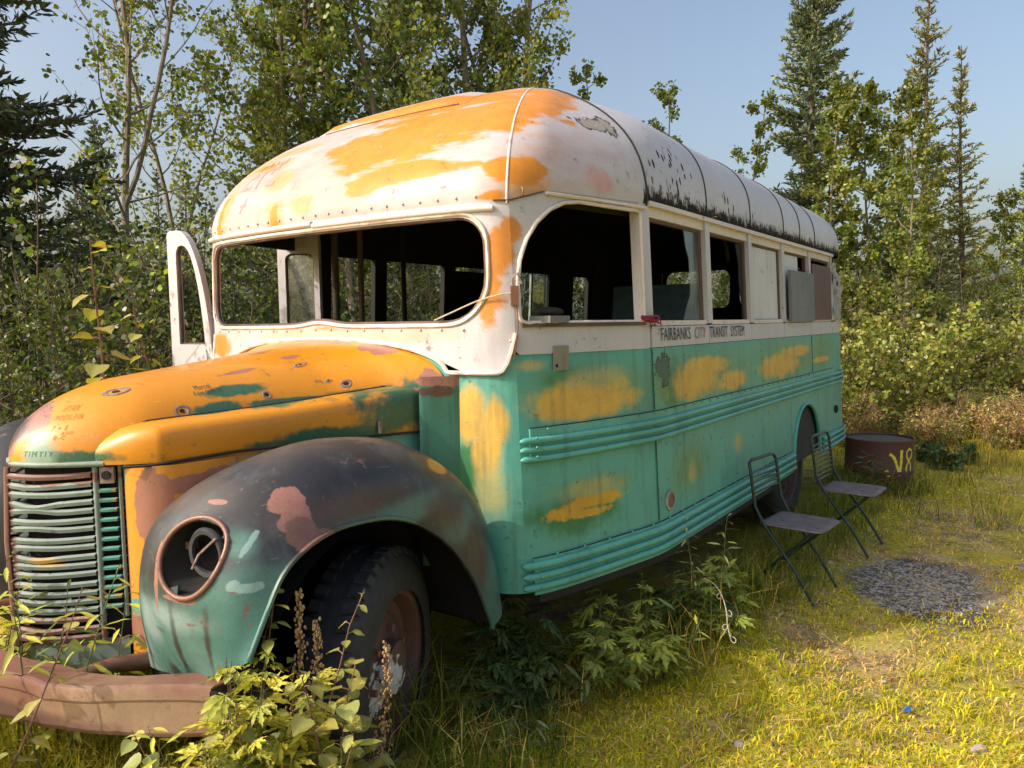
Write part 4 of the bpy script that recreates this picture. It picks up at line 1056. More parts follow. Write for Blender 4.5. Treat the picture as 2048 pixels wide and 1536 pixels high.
for a, b in ((-.64, .06), (.16, .80)):
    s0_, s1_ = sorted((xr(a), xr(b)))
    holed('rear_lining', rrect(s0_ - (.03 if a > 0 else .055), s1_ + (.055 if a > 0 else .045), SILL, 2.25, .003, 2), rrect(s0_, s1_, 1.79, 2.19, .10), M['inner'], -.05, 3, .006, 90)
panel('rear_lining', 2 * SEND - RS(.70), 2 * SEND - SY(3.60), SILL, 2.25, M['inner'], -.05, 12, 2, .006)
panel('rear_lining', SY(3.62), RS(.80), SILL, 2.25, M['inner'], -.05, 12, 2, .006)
gl = panel('window_pane', -SY(2.34), -SY(2.79), 1.68, 2.12, M['glass'], -.01, 3, 3, .004)
ck = MB()
for a in range(11):
    p = np.array([2.42 + .02 * random.random(), 1.93])
    an = a * .57 + random.random() * .4; q_ = [p]
    for j in range(4): q_.append(q_[-1] + np.array([cos(an), sin(an)]) * .07); an += random.uniform(-.4, .4)
    q_ = [q for q in q_ if 2.35 < q[0] < 2.78 and 1.69 < q[1] < 2.11]
    if len(q_) > 1: ck.tube([body(-SY(q[0]), q[1], -.004) for q in q_], .0022, 4)
ck.build('crack', M['panel'], gl, True, 60, True, kind='stuff')
panel('window_frame', -SY(2.52), -SY(2.545), 1.68, 2.12, M['panel'], -.004, 1, 1, .02)

# ---- roof
RY0, RY1, RTOP, RN, NF = 1.139, 2.653, 2.79, 3.1, 1.88
def zl(s):
    a = abs(s) if abs(s) <= SEND else 2 * SEND - abs(s)
    return float(np.interp(a, [0, SA, SA + .15, S1, S1 + .05, SEND], [2.135, 2.135, 2.192, 2.203, 2.212, 2.215]))
def roof(s, h, off=0.0):
    x, y = plan(s) if abs(s) <= SEND else plan(-(2 * SEND - abs(s)) * math.copysign(1, s))
    k = max(0.0, 1 - min(h, 1) ** RN) ** (1 / RN); kf = max(0.0, 1 - min(h, 1) ** NF) ** (1 / NF)
    z0 = zl(s)
    x *= (1 - TILT * (z0 - 1.54)) + .004
    yy = RY0 + (y - RY0) * kf if y < RY0 else (RY1 + (y - RY1) * k if y > RY1 else y)
    top = RTOP + .228 * smooth01((RY0 - yy) / 1.3) - .07 * smooth01((yy - .3) / 3.9)
    wf = smooth01((RY0 - y) / (RY0 + .9)) if y < RY0 else 0
    p = np.array([x * (k * (1 - wf) + kf * wf), yy, z0 + (top - z0) * h])
    if off:
        e = .01
        hh = min(h, .985)
        n_ = np.cross(roof(s + e, hh) - roof(s - e, hh), roof(s, hh + e) - roof(s, hh - e))
        n_ = n_ / (np.linalg.norm(n_) + 1e-9)
        p = p + n_ * off
    return p
hs = np.concatenate([np.linspace(0, .8, 22), [.85, .89, .925, .95, .97, .983, .992, .997, 1.0]])
sl = np.concatenate([np.linspace(-SEND, SEND, 330)])
rows = [[roof(s, h, .006) if 0 < h < .99 else roof(s, h) for s in sl] for h in hs]
MB().grid(rows).build('roof', M['roof'], bus, True, 60, True)
rows = [[roof(s, h) * np.array([.975, 1, 1]) + np.array([0, .02 * math.copysign(1, 1.7 - roof(s, h)[1]), -.035]) for s in sl[::4]] for h in hs]
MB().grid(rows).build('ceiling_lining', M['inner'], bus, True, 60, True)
def roof_tube(name, pts, r, mat, off, n=6):
    P = []
    for s, h in pts:
        p = roof(s, min(h, .985), off)
        if h > .985: p = p + (roof(s, h) - roof(s, .985))
        P.append(p)
    MB().tube(P, r, n).build(name, mat, bus, True, 60, True)
H2 = [h for h in hs if h < .995]
sp = s_at_x(.98)
roof_tube('roof_piping', [(sp, h) for h in H2], .0050, M['trim'], .005)
roof_tube('roof_piping', [(-sp, h) for h in H2], .0050, M['trim'], .005)
def cross_y(yv, sgn=1):
    """roof curve at constant y"""
    out = []
    for h in H2:
        if yv >= RY0: out.append((SY(yv), h)); continue
        k = max(1e-6, 1 - h ** NF) ** (1 / NF)
        py = RY0 + (yv - RY0) / k
        if py < -.925: break
        i = np.where(PATH[:, 1] < 1.2)[0]
        out.append((np.interp(py, PATH[i, 1], PS[i]), h))
    return out
roof_tube('roof_seam', cross_y(-.005), .006, M['seam'], .007, 5)
for y in (.72, 1.45, 2.17, 2.6, 3.04):
    roof_tube('roof_seam', cross_y(y), .0055, M['seam'], .006, 5)
# raised cover over the destination box, high on the front of the roof
rows = []
for a in np.linspace(-.72, .62, 26):
    rows.append([roof(a, h, .007 + .024 * min(smooth01((.62 - a) / .25), smooth01((a + .72) / .12), smooth01((h - .60) / .03)) * (1 - .6 * smooth01((h - .80) / .18))) for h in np.linspace(.60, .985, 26)])
MB().grid(rows).build('roof_cover', M['roof'], bus, True, 50, True, .01, 1)
roof_tube('roof_seam', [(a, .603) for a in np.linspace(-.62, .58, 22)], .0035, M['wood'], .010, 5)

# ---- open front door leaf on the far side, and the folded second leaf
def leaf_door(name, p0, p1, z0, z1, win, mat, thick=.035, curve=False):
    ax = np.array([p1[0] - p0[0], p1[1] - p0[1], 0.]); L = np.linalg.norm(ax); ax /= L
    nrm = np.array([ax[1], -ax[0], 0])
    P = lambda u, z, o=0: np.array([p0[0], p0[1], 0]) + ax * u + np.array([0, 0, z]) + nrm * o
    if curve:
        out_ = [(0, z0), (L, z0), (L, z0 + .55)] + [(L - .27 * (1 - cos(a)) * 1.0, z0 + .55 + (z1 - z0 - .55) * sin(a)) for a in np.linspace(0.15, pi / 2, 12)] + [(0.02, z1), (0, z1 - .02)]
        inn = [(.075, win), (L - .055, win), (L - .055, z0 + .55)] + [(L - .055 - .17 * (1 - cos(a)), z0 + .55 + (z1 - .085 - z0 - .55) * sin(a)) for a in np.linspace(.15, pi / 2, 10)] + [(.10, z1 - .085), (.075, z1 - .12)]
    else:
        out_ = rrect(0, L, z0, z1, .006, 2); inn = rrect(.05, L - .035, win, z1 - .11, .04, 5)
    O, I = align(out_, inn, 90)
    rows = [[P(*(O[k] * (1 - t_) + I[k] * t_)) for k in range(90)] for t_ in (0, .33, .66, 1)]
    o = MB().grid(rows, closed_u=True).build(name, mat, bus, False, 30, True, thick, 0)
    MB().tube([P(*q) for q in I], .010, 6, closed=True).build('window_rubber', M['wood'], o, True, 60, True)
    return o, P, I
leaf_door('door', (-1.365, -.82), (-1.0, -.80), .75, 2.205, 1.575, M['white'], .035, True)
d2, P2, I2 = leaf_door('door', (-1.2, -.21), (-.95, -.10), .75, 2.22, 1.60, M['white'])
g = MB(); cc = I2.mean(0); g.add([P2(*cc)] + [P2(*q) for q in I2], [(0, i + 1, (i + 1) % len(I2) + 1) for i in range(len(I2))])
g.build('window_pane', M['glass'], d2, False, 40, True)

# ---- cabin: floor, seats, posts
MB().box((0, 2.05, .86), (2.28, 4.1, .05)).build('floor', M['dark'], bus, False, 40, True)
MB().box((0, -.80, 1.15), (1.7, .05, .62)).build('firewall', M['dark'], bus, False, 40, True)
for (x, y0) in ((.62, 1.32), (.3, 2.15)):
    st = MB().box((x, y0, 1.62), (.62, .07, .56), Matrix.Rotation(-.14, 3, 'X')).build('seat_back', M['seat'], bus, False, 40, True)
    MB().box((x, y0 - .22, 1.28), (.62, .46, .10)).build('seat_cushion', M['seat'], st, False, 40, True)
MB().box((.5, 1.9, 1.64), (1.1, .7, .03)).build('shelf', M['inner'], bus, False, 40, True)
MB().tube([(-.83, .12, .88), (-.83, .12, 2.6)], .018, 8).build('grab_pole', M['wood'], bus, True, 60, True)
MB().tube([(-.95, .02, .88), (-.95, .02, 2.5)], .022, 8).build('grab_pole', M['wood'], bus, True, 60, True)
MB().tube([(-.75, .42, .88), (-.75, .42, 2.6)], .016, 8).build('grab_pole', M['inner'], bus, True, 60, True)

# ---- bonnet
HPL = crom([(0, -2.2), (.10, -2.165), (.19, -2.10), (.26, -2.02), (.31, -1.92), (.345, -1.75), (.40, -1.5), (.47, -1.25), (.53, -1.07), (.62, -.985), (.735, -.90)], 80)
HS = np.concatenate([[0], np.cumsum(np.linalg.norm(np.diff(HPL, axis=0), axis=1))])
HY0, HB, HN = -1.80, 1.235, 2.5
def htop(y): return float(np.interp(y, [-2.2, -2.0, -1.8, -1.5, -1.2, -.93], [1.45, 1.478, 1.50, 1.535, 1.57, 1.606]))
def hood(u, h, off=0.0):
    x = math.copysign(np.interp(abs(u), HS, HPL[:, 0]), u); y = np.interp(abs(u), HS, HPL[:, 1])
    wr = smooth01((y + 1.25) / .3)
    k = max(0.0, 1 - min(h, 1) ** (HN + 1.6 * wr)) ** (1 / (2.1 + .5 * wr))
    yy = HY0 + (y - HY0) * k if y < HY0 else y
    p = np.array([x * k, yy, HB + (htop(yy) - HB) * h])
    if off:
        e = .006; hh = min(max(h, .02), .97)
        n_ = np.cross(hood(u + e, hh) - hood(u - e, hh), hood(u, hh + e) - hood(u, hh - e))
        p = p + n_ / (np.linalg.norm(n_) + 1e-9) * off
    return p
hh_ = np.concatenate([np.linspace(0, .75, 20), [.8, .845, .885, .92, .945, .965, .98, .99, .996, 1]])
uu = np.linspace(-HS[-1], HS[-1], 170)
bonnet = MB().grid([[hood(u, h) for u in uu] for h in hh_]).build('bonnet', M['hood'], bus, True, 70, True)
def hood_xy(x, y):
    """surface point of the bonnet above (x, y)"""
    best = None
    for u in np.linspace(0, HS[-1], 240):
        for h in np.linspace(.3, .99, 60):
            p = hood(u, h); e_ = (p[0] - x) ** 2 + (p[1] - y) ** 2
            if best is None or e_ < best[0]: best = (e_, u, h)
    return best[1], best[2]
# long moulded step along each side of the bonnet
for sg in (1, -1):
    rows = []; edge = []
    for y in np.concatenate([np.linspace(-2.055, -1.92, 14), np.linspace(-1.89, -.93, 30)]):
        xi = np.interp(y, [-2.05, -1.9, -1.5, -.93], [.21, .285, .395, .555]); xo = np.interp(y, [-2.05, -1.93, -1.5, -.93], [.30, .405, .515, .655])
        zt = np.interp(y, [-2.05, -1.98, -1.9, -1.5, -.93], [1.325, 1.352, 1.365, 1.385, 1.432]); zb_ = np.interp(y, [-2.1, -1.93, -1.7, -.93], [1.238, 1.243, 1.255, 1.245])
        nose = math.sqrt(max(0, 1 - max(0, (-1.93 - y) / .126) ** 2.2))
        xo = xi + (xo - xi) * max(.05, nose); zt = zb_ + (zt - zb_) * max(.30, .3 + .7 * nose)
        rr = min(.045, (xo - xi) * .45)
        sec = [(xi - .04, zt - .012), (xi, zt), (xi + (xo - xi - rr) * .5, zt + .001), (xo - rr, zt - .004)] + [(xo - rr + rr * sin(a), zt - .004 - rr + rr * cos(a)) for a in np.linspace(.3, pi / 2, 6)] + [(xo + .002, (zt + zb_) / 2 - .01), (xo, zb_ + .02), (xo - .004, zb_)]
        rows.append([(sg * a, y, b) for a, b in sec]); edge.append((sg * (xi - .002), y, zt + .001))
    MB().grid(rows).build('bonnet_step', M['hood'], bus, True, 50, True)
    MB().tube(edge[8:], .0035, 5).build('bonnet_seam', M['seam'], bus, True, 60, True)
    # side of the front clip below the bonnet
    rows = []
    for y in np.linspace(-1.95, -.90, 14):
        xo = np.interp(y, [-2.1, -1.95, -1.5, -.93], [.29, .39, .505, .64])
        rows.append([(sg * (xo - .004), y, np.interp(y, [-2.1, -1.93, -1.7, -.93], [1.232, 1.237, 1.249, 1.239])), (sg * (xo + .0), y, 1.12), (sg * (xo - .02), y, .95), (sg * (xo - .02), y, .75)])
    MB().grid(rows).build('bonnet_side', M['shell'], bus, True, 40, True)
    MB().grid([[(sg * x, y, z) for z in np.linspace(.7, 1.462, 8)] for x, y in ((.662, -1.005), (.675, -1.0), (.70, -.965), (.735, -.925), (.765, -.885), (.78, -.86))]).build('cowl_side', M['cowlside'], bus, True, 40, True)
    MB().tube([(sg * np.interp(y, [-2.1, -1.95, -1.5, -.93], [.27, .403, .518, .655]), y, np.interp(y, [-2.1, -1.93, -1.7, -.93], [1.234, 1.239, 1.251, 1.241])) for y in np.linspace(-2.02, -.95, 20)], .005, 5).build('bonnet_seam', M['seam'], bus, True, 60, True)
# bullet holes
def hole(u, h, r, deep=1.0, rot=0, asp=1.0):
    c = hood(u, h, .0); e = .01
    tu = hood(u + e, h) - hood(u - e, h); tu /= np.linalg.norm(tu)
    th = hood(u, h + e) - hood(u, h - e); th -= tu * (th @ tu); th /= np.linalg.norm(th); n_ = np.cross(tu, th)
    a_, b_ = tu * cos(rot) + th * sin(rot), -tu * sin(rot) + th * cos(rot)
    rnd = [1 + random.uniform(-.13, .13) for _ in range(16)]
    rows = []
    for (q, o) in ((1.0, .0008), (.85, .0022), (.6, .0012), (.45, -.003), (.30, -.014)):
        rows.append([c + n_ * o * (.6 + r * 12) + (a_ * cos(2 * pi * k / 16) * asp + b_ * sin(2 * pi * k / 16)) * r * q * (rnd[k] if q > .5 else 1) for k in range(16)])
    rim_ = MB().grid(rows, closed_u=True).build('bullet_hole', M['bar'], bonnet, True, 60, True)
    m = MB(); ring = [c + n_ * .0016 + (a_ * cos(2 * pi * k / 14) * asp + b_ * sin(2 * pi * k / 14)) * r * .42 * deep for k in range(14)]
    m.add([c + n_ * .0012] + ring, [(0, 1 + k, 1 + (k + 1) % 14) for k in range(14)])
    m.build('hole', M['hole'], rim_, False, 40, True)  # flat black disc, painting the darkness inside the bullet hole
for (u, h, r, dp, ro, asp) in ((.311, .882, .024, .7, .15, 1.9), (.573, .567, .027, .75, 0, 1.0), (.885, .605, .019, 1.1, 0, 1.0), (1.205, .605, .018, 1.1, .3, 1.4), (1.344, .466, .019, 1.0, 0, 1.05), (1.111, .856, .015, .5, .2, 2.2), (1.150, .655, .008, .8, .2, 2.0)):
    hole(u, h, r, dp, ro, asp)

# ---- prow shaped grille
def gx(t_): return np.interp(t_, [0, 1], [0, .245])
for sg in (1, -1):
    for i in range(19):
        z = .682 + i * .0292 + random.uniform(-.003, .003); bend = random.uniform(-.012, .012) if random.random() < .3 else 0
        P = []
        for t_ in np.linspace(0.03, 1, 9):
            x = .222 * t_; y = -2.205 + .155 * t_ ** 1.35
            P.append((sg * x, y, z - .006 * sin(pi * t_) + bend * sin(pi * min(1, t_ * 1.4)) ** 2))
        m = MB(); rows = []
        for p in P:
            rows.append([(p[0], p[1] - .010, p[2] - .007), (p[0], p[1] - .013, p[2] + .004), (p[0], p[1] - .005, p[2] + .011), (p[0], p[1] + .02, p[2] + .005), (p[0], p[1] + .012, p[2] - .008)])
        m.grid(rows, closed_u=True); m.build('grille_bar', M['grille'], bus, True, 30, True)
    for i in range(14):
        z = .775 + i * .0315
        if z > 1.165: break
        m = MB(); m.grid([[(sg * x, y + dy, z + dz) for (dy, dz) in ((-.008, -.004), (-.010, .004), (-.002, .009), (.02, .006), (.012, -.006))] for x, y in ((.232, -2.04), (.250, -2.025), (.270, -2.0))], closed_u=True)
        m.build('grille_louvre', M['shell'], bus, True, 30, True)
    for (x, y, z0, z1, wd) in ((.226, -2.048, .66, 1.235, .015), (.274, -1.995, .74, 1.235, .010)):
        MB().tube([(sg * x, y, z0), (sg * x, y, z1)], wd * .6, 6).build('grille_frame', M['grille'], bus, True, 60, True)
    MB().grid([[(sg * x, y + .035, z) for x, y in ((0, -2.195), (.12, -2.135), (.215, -2.065), (.30, -1.97), (.42, -1.80))] for z in (.55, .9, 1.23)]).build('radiator_dark', M['hole'], bus, False, 40, True)  # black sheet close behind the bars, painting the dark inside the grille
    # parking lamp housing above the louvres
    lamp = MB().box((sg * .252, -2.022, 1.205), (.042, .02, .052), Matrix.Rotation(sg * .75, 3, 'Z')).build('parking_lamp', M['bar'], bus, False, 40, True)
    MB().tube([(sg * .255, -2.026, 1.205), (sg * .261, -2.034, 1.205)], .014, 12).build('lens', M['hole'], lamp, True, 60, True)
    # front shell from the grille back to the fender
    rows = []
    for z in np.linspace(.60, 1.236, 16):
        g_ = smooth01((.80 - z) / .25)
        rows.append([(sg * .278, -1.985, z), (sg * .30, -1.992, z), (sg * .33, -1.988, z), (sg * .365, -1.975, z), (sg * .40, -1.955, z), (sg * .44, -1.90, z), (sg * .46, -1.7, z)])
    MB().grid(rows).build('front_shell', M['shell'], bus, True, 60, True)
    MB().grid([[(sg * x, y, z) for x, y in ((0, -2.19), (.12, -2.14), (.22, -2.05), (.28, -1.995))] for z in (.56, .62, .672)]).build('lower_apron', M['grille'], bus, True, 60, True)
MB().tube([(0, -2.215, .64), (0, -2.222, 1.0), (0, -2.21, 1.235)], .009, 6).build('grille_frame', M['grille'], bus, True, 60, True)
for sg in (1, -1):
    MB().tube([(sg * x, y, 1.243) for x, y in ((0, -2.2), (.1, -2.165), (.19, -2.10), (.26, -2.035))], .009, 6).build('grille_frame', M['grille'], bus, True, 60, True)
    MB().tube([(sg * .40, -1.90, .58), (sg * .45, -2.0, .64), (sg * .42, -2.12, .66), (sg * .40, -2.3, .66)], [.03, .028, .024, .02], 8).build('bumper_bracket', M['rustmetal'], bus, True, 60, True)
# bumper
def bpath(x):
    a = abs(x); return np.interp(a, [0, .34, .7, .95], [-2.43, -2.395, -2.29, -2.13])
rows = []
for x in np.linspace(-.95, .95, 41):
    y = bpath(x); bend = .01 * sin(x * 9) * (abs(x) > .5)
    e = 1 - .06 * smooth01((abs(x) - .88) / .07)
    zc = .662 + .012 * abs(x)
    dent = .012 * math.exp(-((abs(x) - .72) / .06) ** 2) - .008 * math.exp(-((x - .5) / .05) ** 2)
    rows.append([(x, y + a + (dent if a < .01 else 0), zc + b * e + (bend if b > 0 else 0)) for a, b in ((.085, .064), (.004, .067), (-.004, .064), (-.009, .052), (-.010, .030), (-.006, .022), (-.008, -.030), (-.011, -.050), (-.006, -.062), (.002, -.067), (.07, -.064))])
MB().grid(rows).build('bumper', M['rustmetal'], bus, True, 22, True, .006)

# ---- front fenders
ST = [
 [(.40, -1.97, .60), (.50, -2.05, .65), (.64, -2.08, .68), (.80, -2.10, .72), (.96, -2.11, .77), (1.05, -2.09, .82)],
 [(.40, -1.965, .78), (.52, -2.08, .82), (.68, -2.13, .84), (.84, -2.14, .86), (.99, -2.11, .89), (1.055, -2.045, .91)],
 [(.41, -1.96, .93), (.53, -2.08, .97), (.69, -2.14, 1.0), (.85, -2.14, 1.02), (1.0, -2.08, 1.02), (1.06, -1.985, 1.015)],
 [(.44, -1.945, 1.05), (.56, -2.05, 1.10), (.71, -2.10, 1.13), (.86, -2.08, 1.14), (1.0, -2.0, 1.11), (1.06, -1.91, 1.065)],
 [(.49, -1.90, 1.12), (.61, -1.96, 1.19), (.75, -1.99, 1.225), (.88, -1.97, 1.23), (1.01, -1.90, 1.17), (1.06, -1.83, 1.09)],
 [(.53, -1.80, 1.16), (.66, -1.82, 1.25), (.78, -1.83, 1.285), (.90, -1.82, 1.285), (1.02, -1.78, 1.21), (1.06, -1.735, 1.097)],
 [(.55, -1.62, 1.18), (.69, -1.62, 1.28), (.80, -1.625, 1.31), (.91, -1.62, 1.305), (1.02, -1.60, 1.22), (1.058, -1.58, 1.08)],
 [(.58, -1.42, 1.17), (.71, -1.41, 1.255), (.82, -1.405, 1.28), (.92, -1.405, 1.27), (1.02, -1.42, 1.17), (1.055, -1.44, 1.024)],
 [(.64, -1.23, 1.12), (.75, -1.215, 1.18), (.84, -1.21, 1.20), (.93, -1.215, 1.18), (1.015, -1.25, 1.06), (1.05, -1.29, .915)],
 [(.71, -1.07, 1.0), (.80, -1.05, 1.05), (.88, -1.04, 1.065), (.945, -1.05, 1.04), (1.015, -1.10, .91), (1.045, -1.16, .76)],
 [(.80, -.95, .80), (.86, -.935, .83), (.905, -.93, .84), (.955, -.94, .82), (1.01, -.99, .72), (1.03, -1.07, .62)],
 [(.90, -.90, .56), (.93, -.895, .57), (.95, -.893, .57), (.975, -.90, .565), (1.0, -.94, .54), (1.02, -1.02, .53)],
]
SS = np.array([crom(s, 26) for s in ST])                 # (12,26,3)
G = np.stack([crom(SS[:, j], 60) for j in range(26)], 1)  # (60,26,3)
HC = np.array([.852, -2.14, 1.062]); HR = .096
for sg in (1, -1):
    m = MB(); vs_ = []; idx = {}
    keep = []
    Gm = G * np.array([sg, 1, 1])
    # headlight opening: faces inside the circle (front projection) are left out, vertices near it snap to the rim
    P = G.copy()
    for j in range(60):
        for i in range(26):
            p = P[j, i]
            if p[1] < -1.9:
                dx, dz = p[0] - HC[0], p[2] - HC[2]; rr = math.hypot(dx, dz)
                if HR * .72 < rr < HR * 1.3:
                    f_ = HR / rr if rr < HR else 1
                    P[j, i] = [HC[0] + dx * f_, p[1], HC[2] + dz * f_]
    fs = []
    for j in range(59):
        for i in range(25):
            q = [P[j, i], P[j, i + 1], P[j + 1, i + 1], P[j + 1, i]]
            c_ = sum(q) / 4
            if c_[1] < -1.9 and math.hypot(c_[0] - HC[0], c_[2] - HC[2]) < HR * .98: continue
            fs.append((j * 26 + i, j * 26 + i + 1, (j + 1) * 26 + i + 1, (j + 1) * 26 + i))
    m.add((P * np.array([sg, 1, 1])).reshape(-1, 3), fs)
    fend = m.build('fender', M['fender'], bus, True, 70, True, .008, -1 if sg > 0 else 1)
    MB().tube([Gm[j, 25] for j in range(60)], .008, 6).build('fender_lip', M['fender'], fend, True, 60, True)
    MB().tube([Gm[j, 0] + np.array([sg * .004, -.004, .004]) for j in range(60)], .008, 6).build('fender_seam', M['shell'], fend, True, 60, True)
    # headlight ring and empty bucket
    def fy(x, z):
        dd = (G[:, :, 0] - x) ** 2 + (G[:, :, 2] - z) ** 2 + (G[:, :, 1] > -1.9) * 9
        j, i = np.unravel_index(np.argsort(dd.ravel())[:4], dd.shape); ww = 1 / (dd[j, i] + 1e-6); return float((G[j, i, 1] * ww).sum() / ww.sum())
    ring = [np.array([sg * (HC[0] + HR * 1.03 * cos(a)), fy(HC[0] + HR * 1.05 * cos(a), HC[2] + HR * 1.05 * sin(a)) - .004, HC[2] + HR * 1.03 * sin(a)]) for a in np.linspace(0, 2 * pi, 40, endpoint=False)]
    ys = np.array([p[1] for p in ring]); ys = (np.roll(ys, 1) + ys * 2 + np.roll(ys, -1)) / 4; ys = (np.roll(ys, 1) + ys * 2 + np.roll(ys, -1)) / 4
    for p, y in zip(ring, ys): p[1] = y
    hl = MB().tube(ring, .0075, 8, closed=True).build('headlight', M['rustmetal'], bus, True, 60, True)
    cen = np.mean(ring, 0)
    rows = [[p + (cen - p) * a + np.array([0, b, 0]) for p in ring] for a, b in ((.02, .0), (.05, .02), (.08, .05), (.16, .09), (.45, .12), (.98, .13))]
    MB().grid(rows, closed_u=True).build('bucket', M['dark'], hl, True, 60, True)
    cx = cen + np.array([sg * .018, .035, .006])
    MB().tube([cx + np.array([HR * .62 * cos(a), .006 * cos(a), HR * .62 * sin(a)]) for a in np.linspace(0, 2 * pi, 28, endpoint=False)], .011, 6, closed=True).build('lamp_ring', M['tyre'], hl, True, 60, True)
    MB().tube([cx + np.array([-.06, -.01, -.05]), cx + np.array([-.01, -.02, 0]), cx + np.array([.05, -.006, .05])], .004, 5).build('wire', M['bar'], hl, True, 60, True)
    MB().box(cx + np.array([-.09, .01, .005]), (.03, .02, .02)).build('clip', M['rustmetal'], hl, False, 40, True)
    # inner wheel well
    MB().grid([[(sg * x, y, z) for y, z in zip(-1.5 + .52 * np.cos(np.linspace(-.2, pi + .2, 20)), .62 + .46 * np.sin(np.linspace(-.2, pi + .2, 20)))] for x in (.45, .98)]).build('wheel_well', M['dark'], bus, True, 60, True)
    MB().grid([[(sg * .62, y, z) for y in (-2.0, -1.0)] for z in (.3, 1.15)]).build('chassis_side', M['dark'], bus, False, 40, True)
MB().tube([(.61, -1.17, 1.255), (.61, -1.17, 1.30)], .008, 6).build('bonnet_catch', M['bar'], bus, True, 60, True)
# chassis seen dark under the floor
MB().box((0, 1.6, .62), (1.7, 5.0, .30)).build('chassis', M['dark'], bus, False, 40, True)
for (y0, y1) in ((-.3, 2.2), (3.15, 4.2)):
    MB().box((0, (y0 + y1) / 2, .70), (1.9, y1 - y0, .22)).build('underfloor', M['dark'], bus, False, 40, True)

# ---- wheels
def wheel(x, y, z, R, wd, sg, steer=0.0, flat=0.0):
    ax = np.array([sg * cos(steer), sg * sin(steer) , 0]); fw = np.array([-sin(steer), cos(steer), 0.])
    C0 = np.array([x, y, z])
    prof = [(.26, -.5), (.28, -.62), (.60 * R, -.56), (.80 * R, -.53), (.93 * R, -.47), (R * .985, -.36), (R, -.2), (R, .2), (R * .985, .36), (.93 * R, .47), (.80 * R, .55), (.65 * R, .56), (.265, .46), (.25, .40)]
    rows = []
    for k in range(64):
        a = 2 * pi * k / 64; rad = fw * cos(a) + np.array([0, 0, 1]) * sin(a)
        row = []
        for i, (r, o) in enumerate(prof):
            r2 = r; o2 = o
            if 5 <= i <= 8 and False: pass
            p = C0 + rad * r2 + ax * o2 * wd
            if flat: p[2] = max(p[2], flat)
            row.append(p)
        rows.append(row)
    ty = MB().grid(rows, closed_v=True).build('tyre', M['tyre'], wh, True, 50, True)
    # tread lugs
    for k in range(44 if x > 0 and y < 0 else 0):
        a = 2 * pi * k / 44
        for sd in (1, -1):
            m = MB(); V = []
            for (da, rr, o) in ((-.052, R * .955, .47), (.035, R * .955, .47), (.035, R * 1.022, .40), (-.052, R * 1.022, .40), (-.030, R * 1.0, .18), (.057, R * 1.0, .18), (.057, R * 1.028, .18), (-.030, R * 1.028, .18)):
                aa = a + da; V.append(C0 + (fw * cos(aa) + np.array([0, 0, 1]) * sin(aa)) * rr + ax * o * sd * wd)
            if min(v[2] for v in V) < .13: continue
            m.add(V, [(0, 1, 2, 3), (3, 2, 6, 7), (1, 5, 6, 2), (0, 3, 7, 4), (4, 7, 6, 5)])
            m.build('tread_block', M['tyre'], ty, False, 40, True)
    rows = []
    for (r, o) in ((.262, .42), (.255, .47), (.235, .45), (.225, .36), (.215, .20), (.18, .16), (.16, .26), (.12, .30), (.09, .30), (.085, .52), (.05, .56), (0.001, .56)):
        rows.append([C0 + (fw * cos(a) + np.array([0, 0, 1]) * sin(a)) * r + ax * o * wd for a in np.linspace(0, 2 * pi, 40, endpoint=False)])
    rm = MB().grid(rows, closed_u=True).build('rim', M['rim'], wh, True, 40, True)
    for k in range(6):
        a = 2 * pi * k / 6 + .3; p = C0 + (fw * cos(a) + np.array([0, 0, 1]) * sin(a)) * .125
        MB().tube([p + ax * .28 * wd, p + ax * .40 * wd], .013, 6).build('wheel_nut', M['rustmetal'], rm, True, 40, True)
def bus_wheel(*a, **k):
    global wh
    hub = MB().tube([(a[0] - a[5] * .25, a[1], a[2]), (a[0], a[1], a[2])], .06, 10).build('wheel', M['dark'], bus, True, 40, True)
    wh = hub
    wheel(*a, **k)
bus_wheel(.855, -1.49, .53, .385, .19, 1, radians(22), .0)
bus_wheel(-.855, -1.49, .53, .385, .19, -1, radians(22), .0)
bus_wheel(1.02, 2.66, .515, .42, .20, 1)
bus_wheel(-1.02, 2.66, .515, .42, .20, -1)

# ---- small things fixed to the side
MB().box(body(SY(-.60), 1.525, .004), (.006, .082, .10), Matrix.Rotation(math.atan2(pnorm(SY(-.60))[1], pnorm(SY(-.60))[0]), 3, 'Z')).build('number_plate', M['plate'], bus, False, 40, True, label='small grey bracket plate with two holes')
pl = bus.children[-1]
for dy, dz in ((-.03, .03), (.03, .032), (-.028, -.03)):
    c_ = body(SY(-.60) + dy, 1.525 + dz, .0065); n_ = pnorm(SY(-.60))
    MB().tube([c_, c_ + n_ * .002], .007, 8).build('hole', M['hole'], pl, True, 40, True)  # black discs painting the darkness of the plate holes
fc = body(SY(.115), .815, .0); n_ = pnorm(SY(.115))
cap = MB().tube([fc + n_ * .0, fc + n_ * .009], .050, 20).build('filler_cap', M['capring'], bus, True, 40, True)
MB().tube([fc + n_ * .009, fc + n_ * .0105], .036, 20).build('cap_face', M['rustmetal'], cap, True, 40, True)
fc = body(SY(3.62), .90, 0); MB().sphere(fc + n_ * .01, .035, 12, 8, (.5, 1, 1)).build('side_lamp', M['dark'], bus, True, 40, True)
bh = body(SA + .0, 1.775, .008)
lt = MB().box(bh, (.03, .035, .075), Matrix.Rotation(.8, 3, 'Z')).build('mirror_bracket', M['rustmetal'], bus, False, 40, True)
MB().tube([bh + np.array([.0, -.01, .04]), bh + np.array([0.005, -.014, .075]), bh + np.array([.02, -.005, .085]), bh + np.array([.03, .01, .045])], .005, 5).build('loop', M['bar'], lt, True, 60, True)
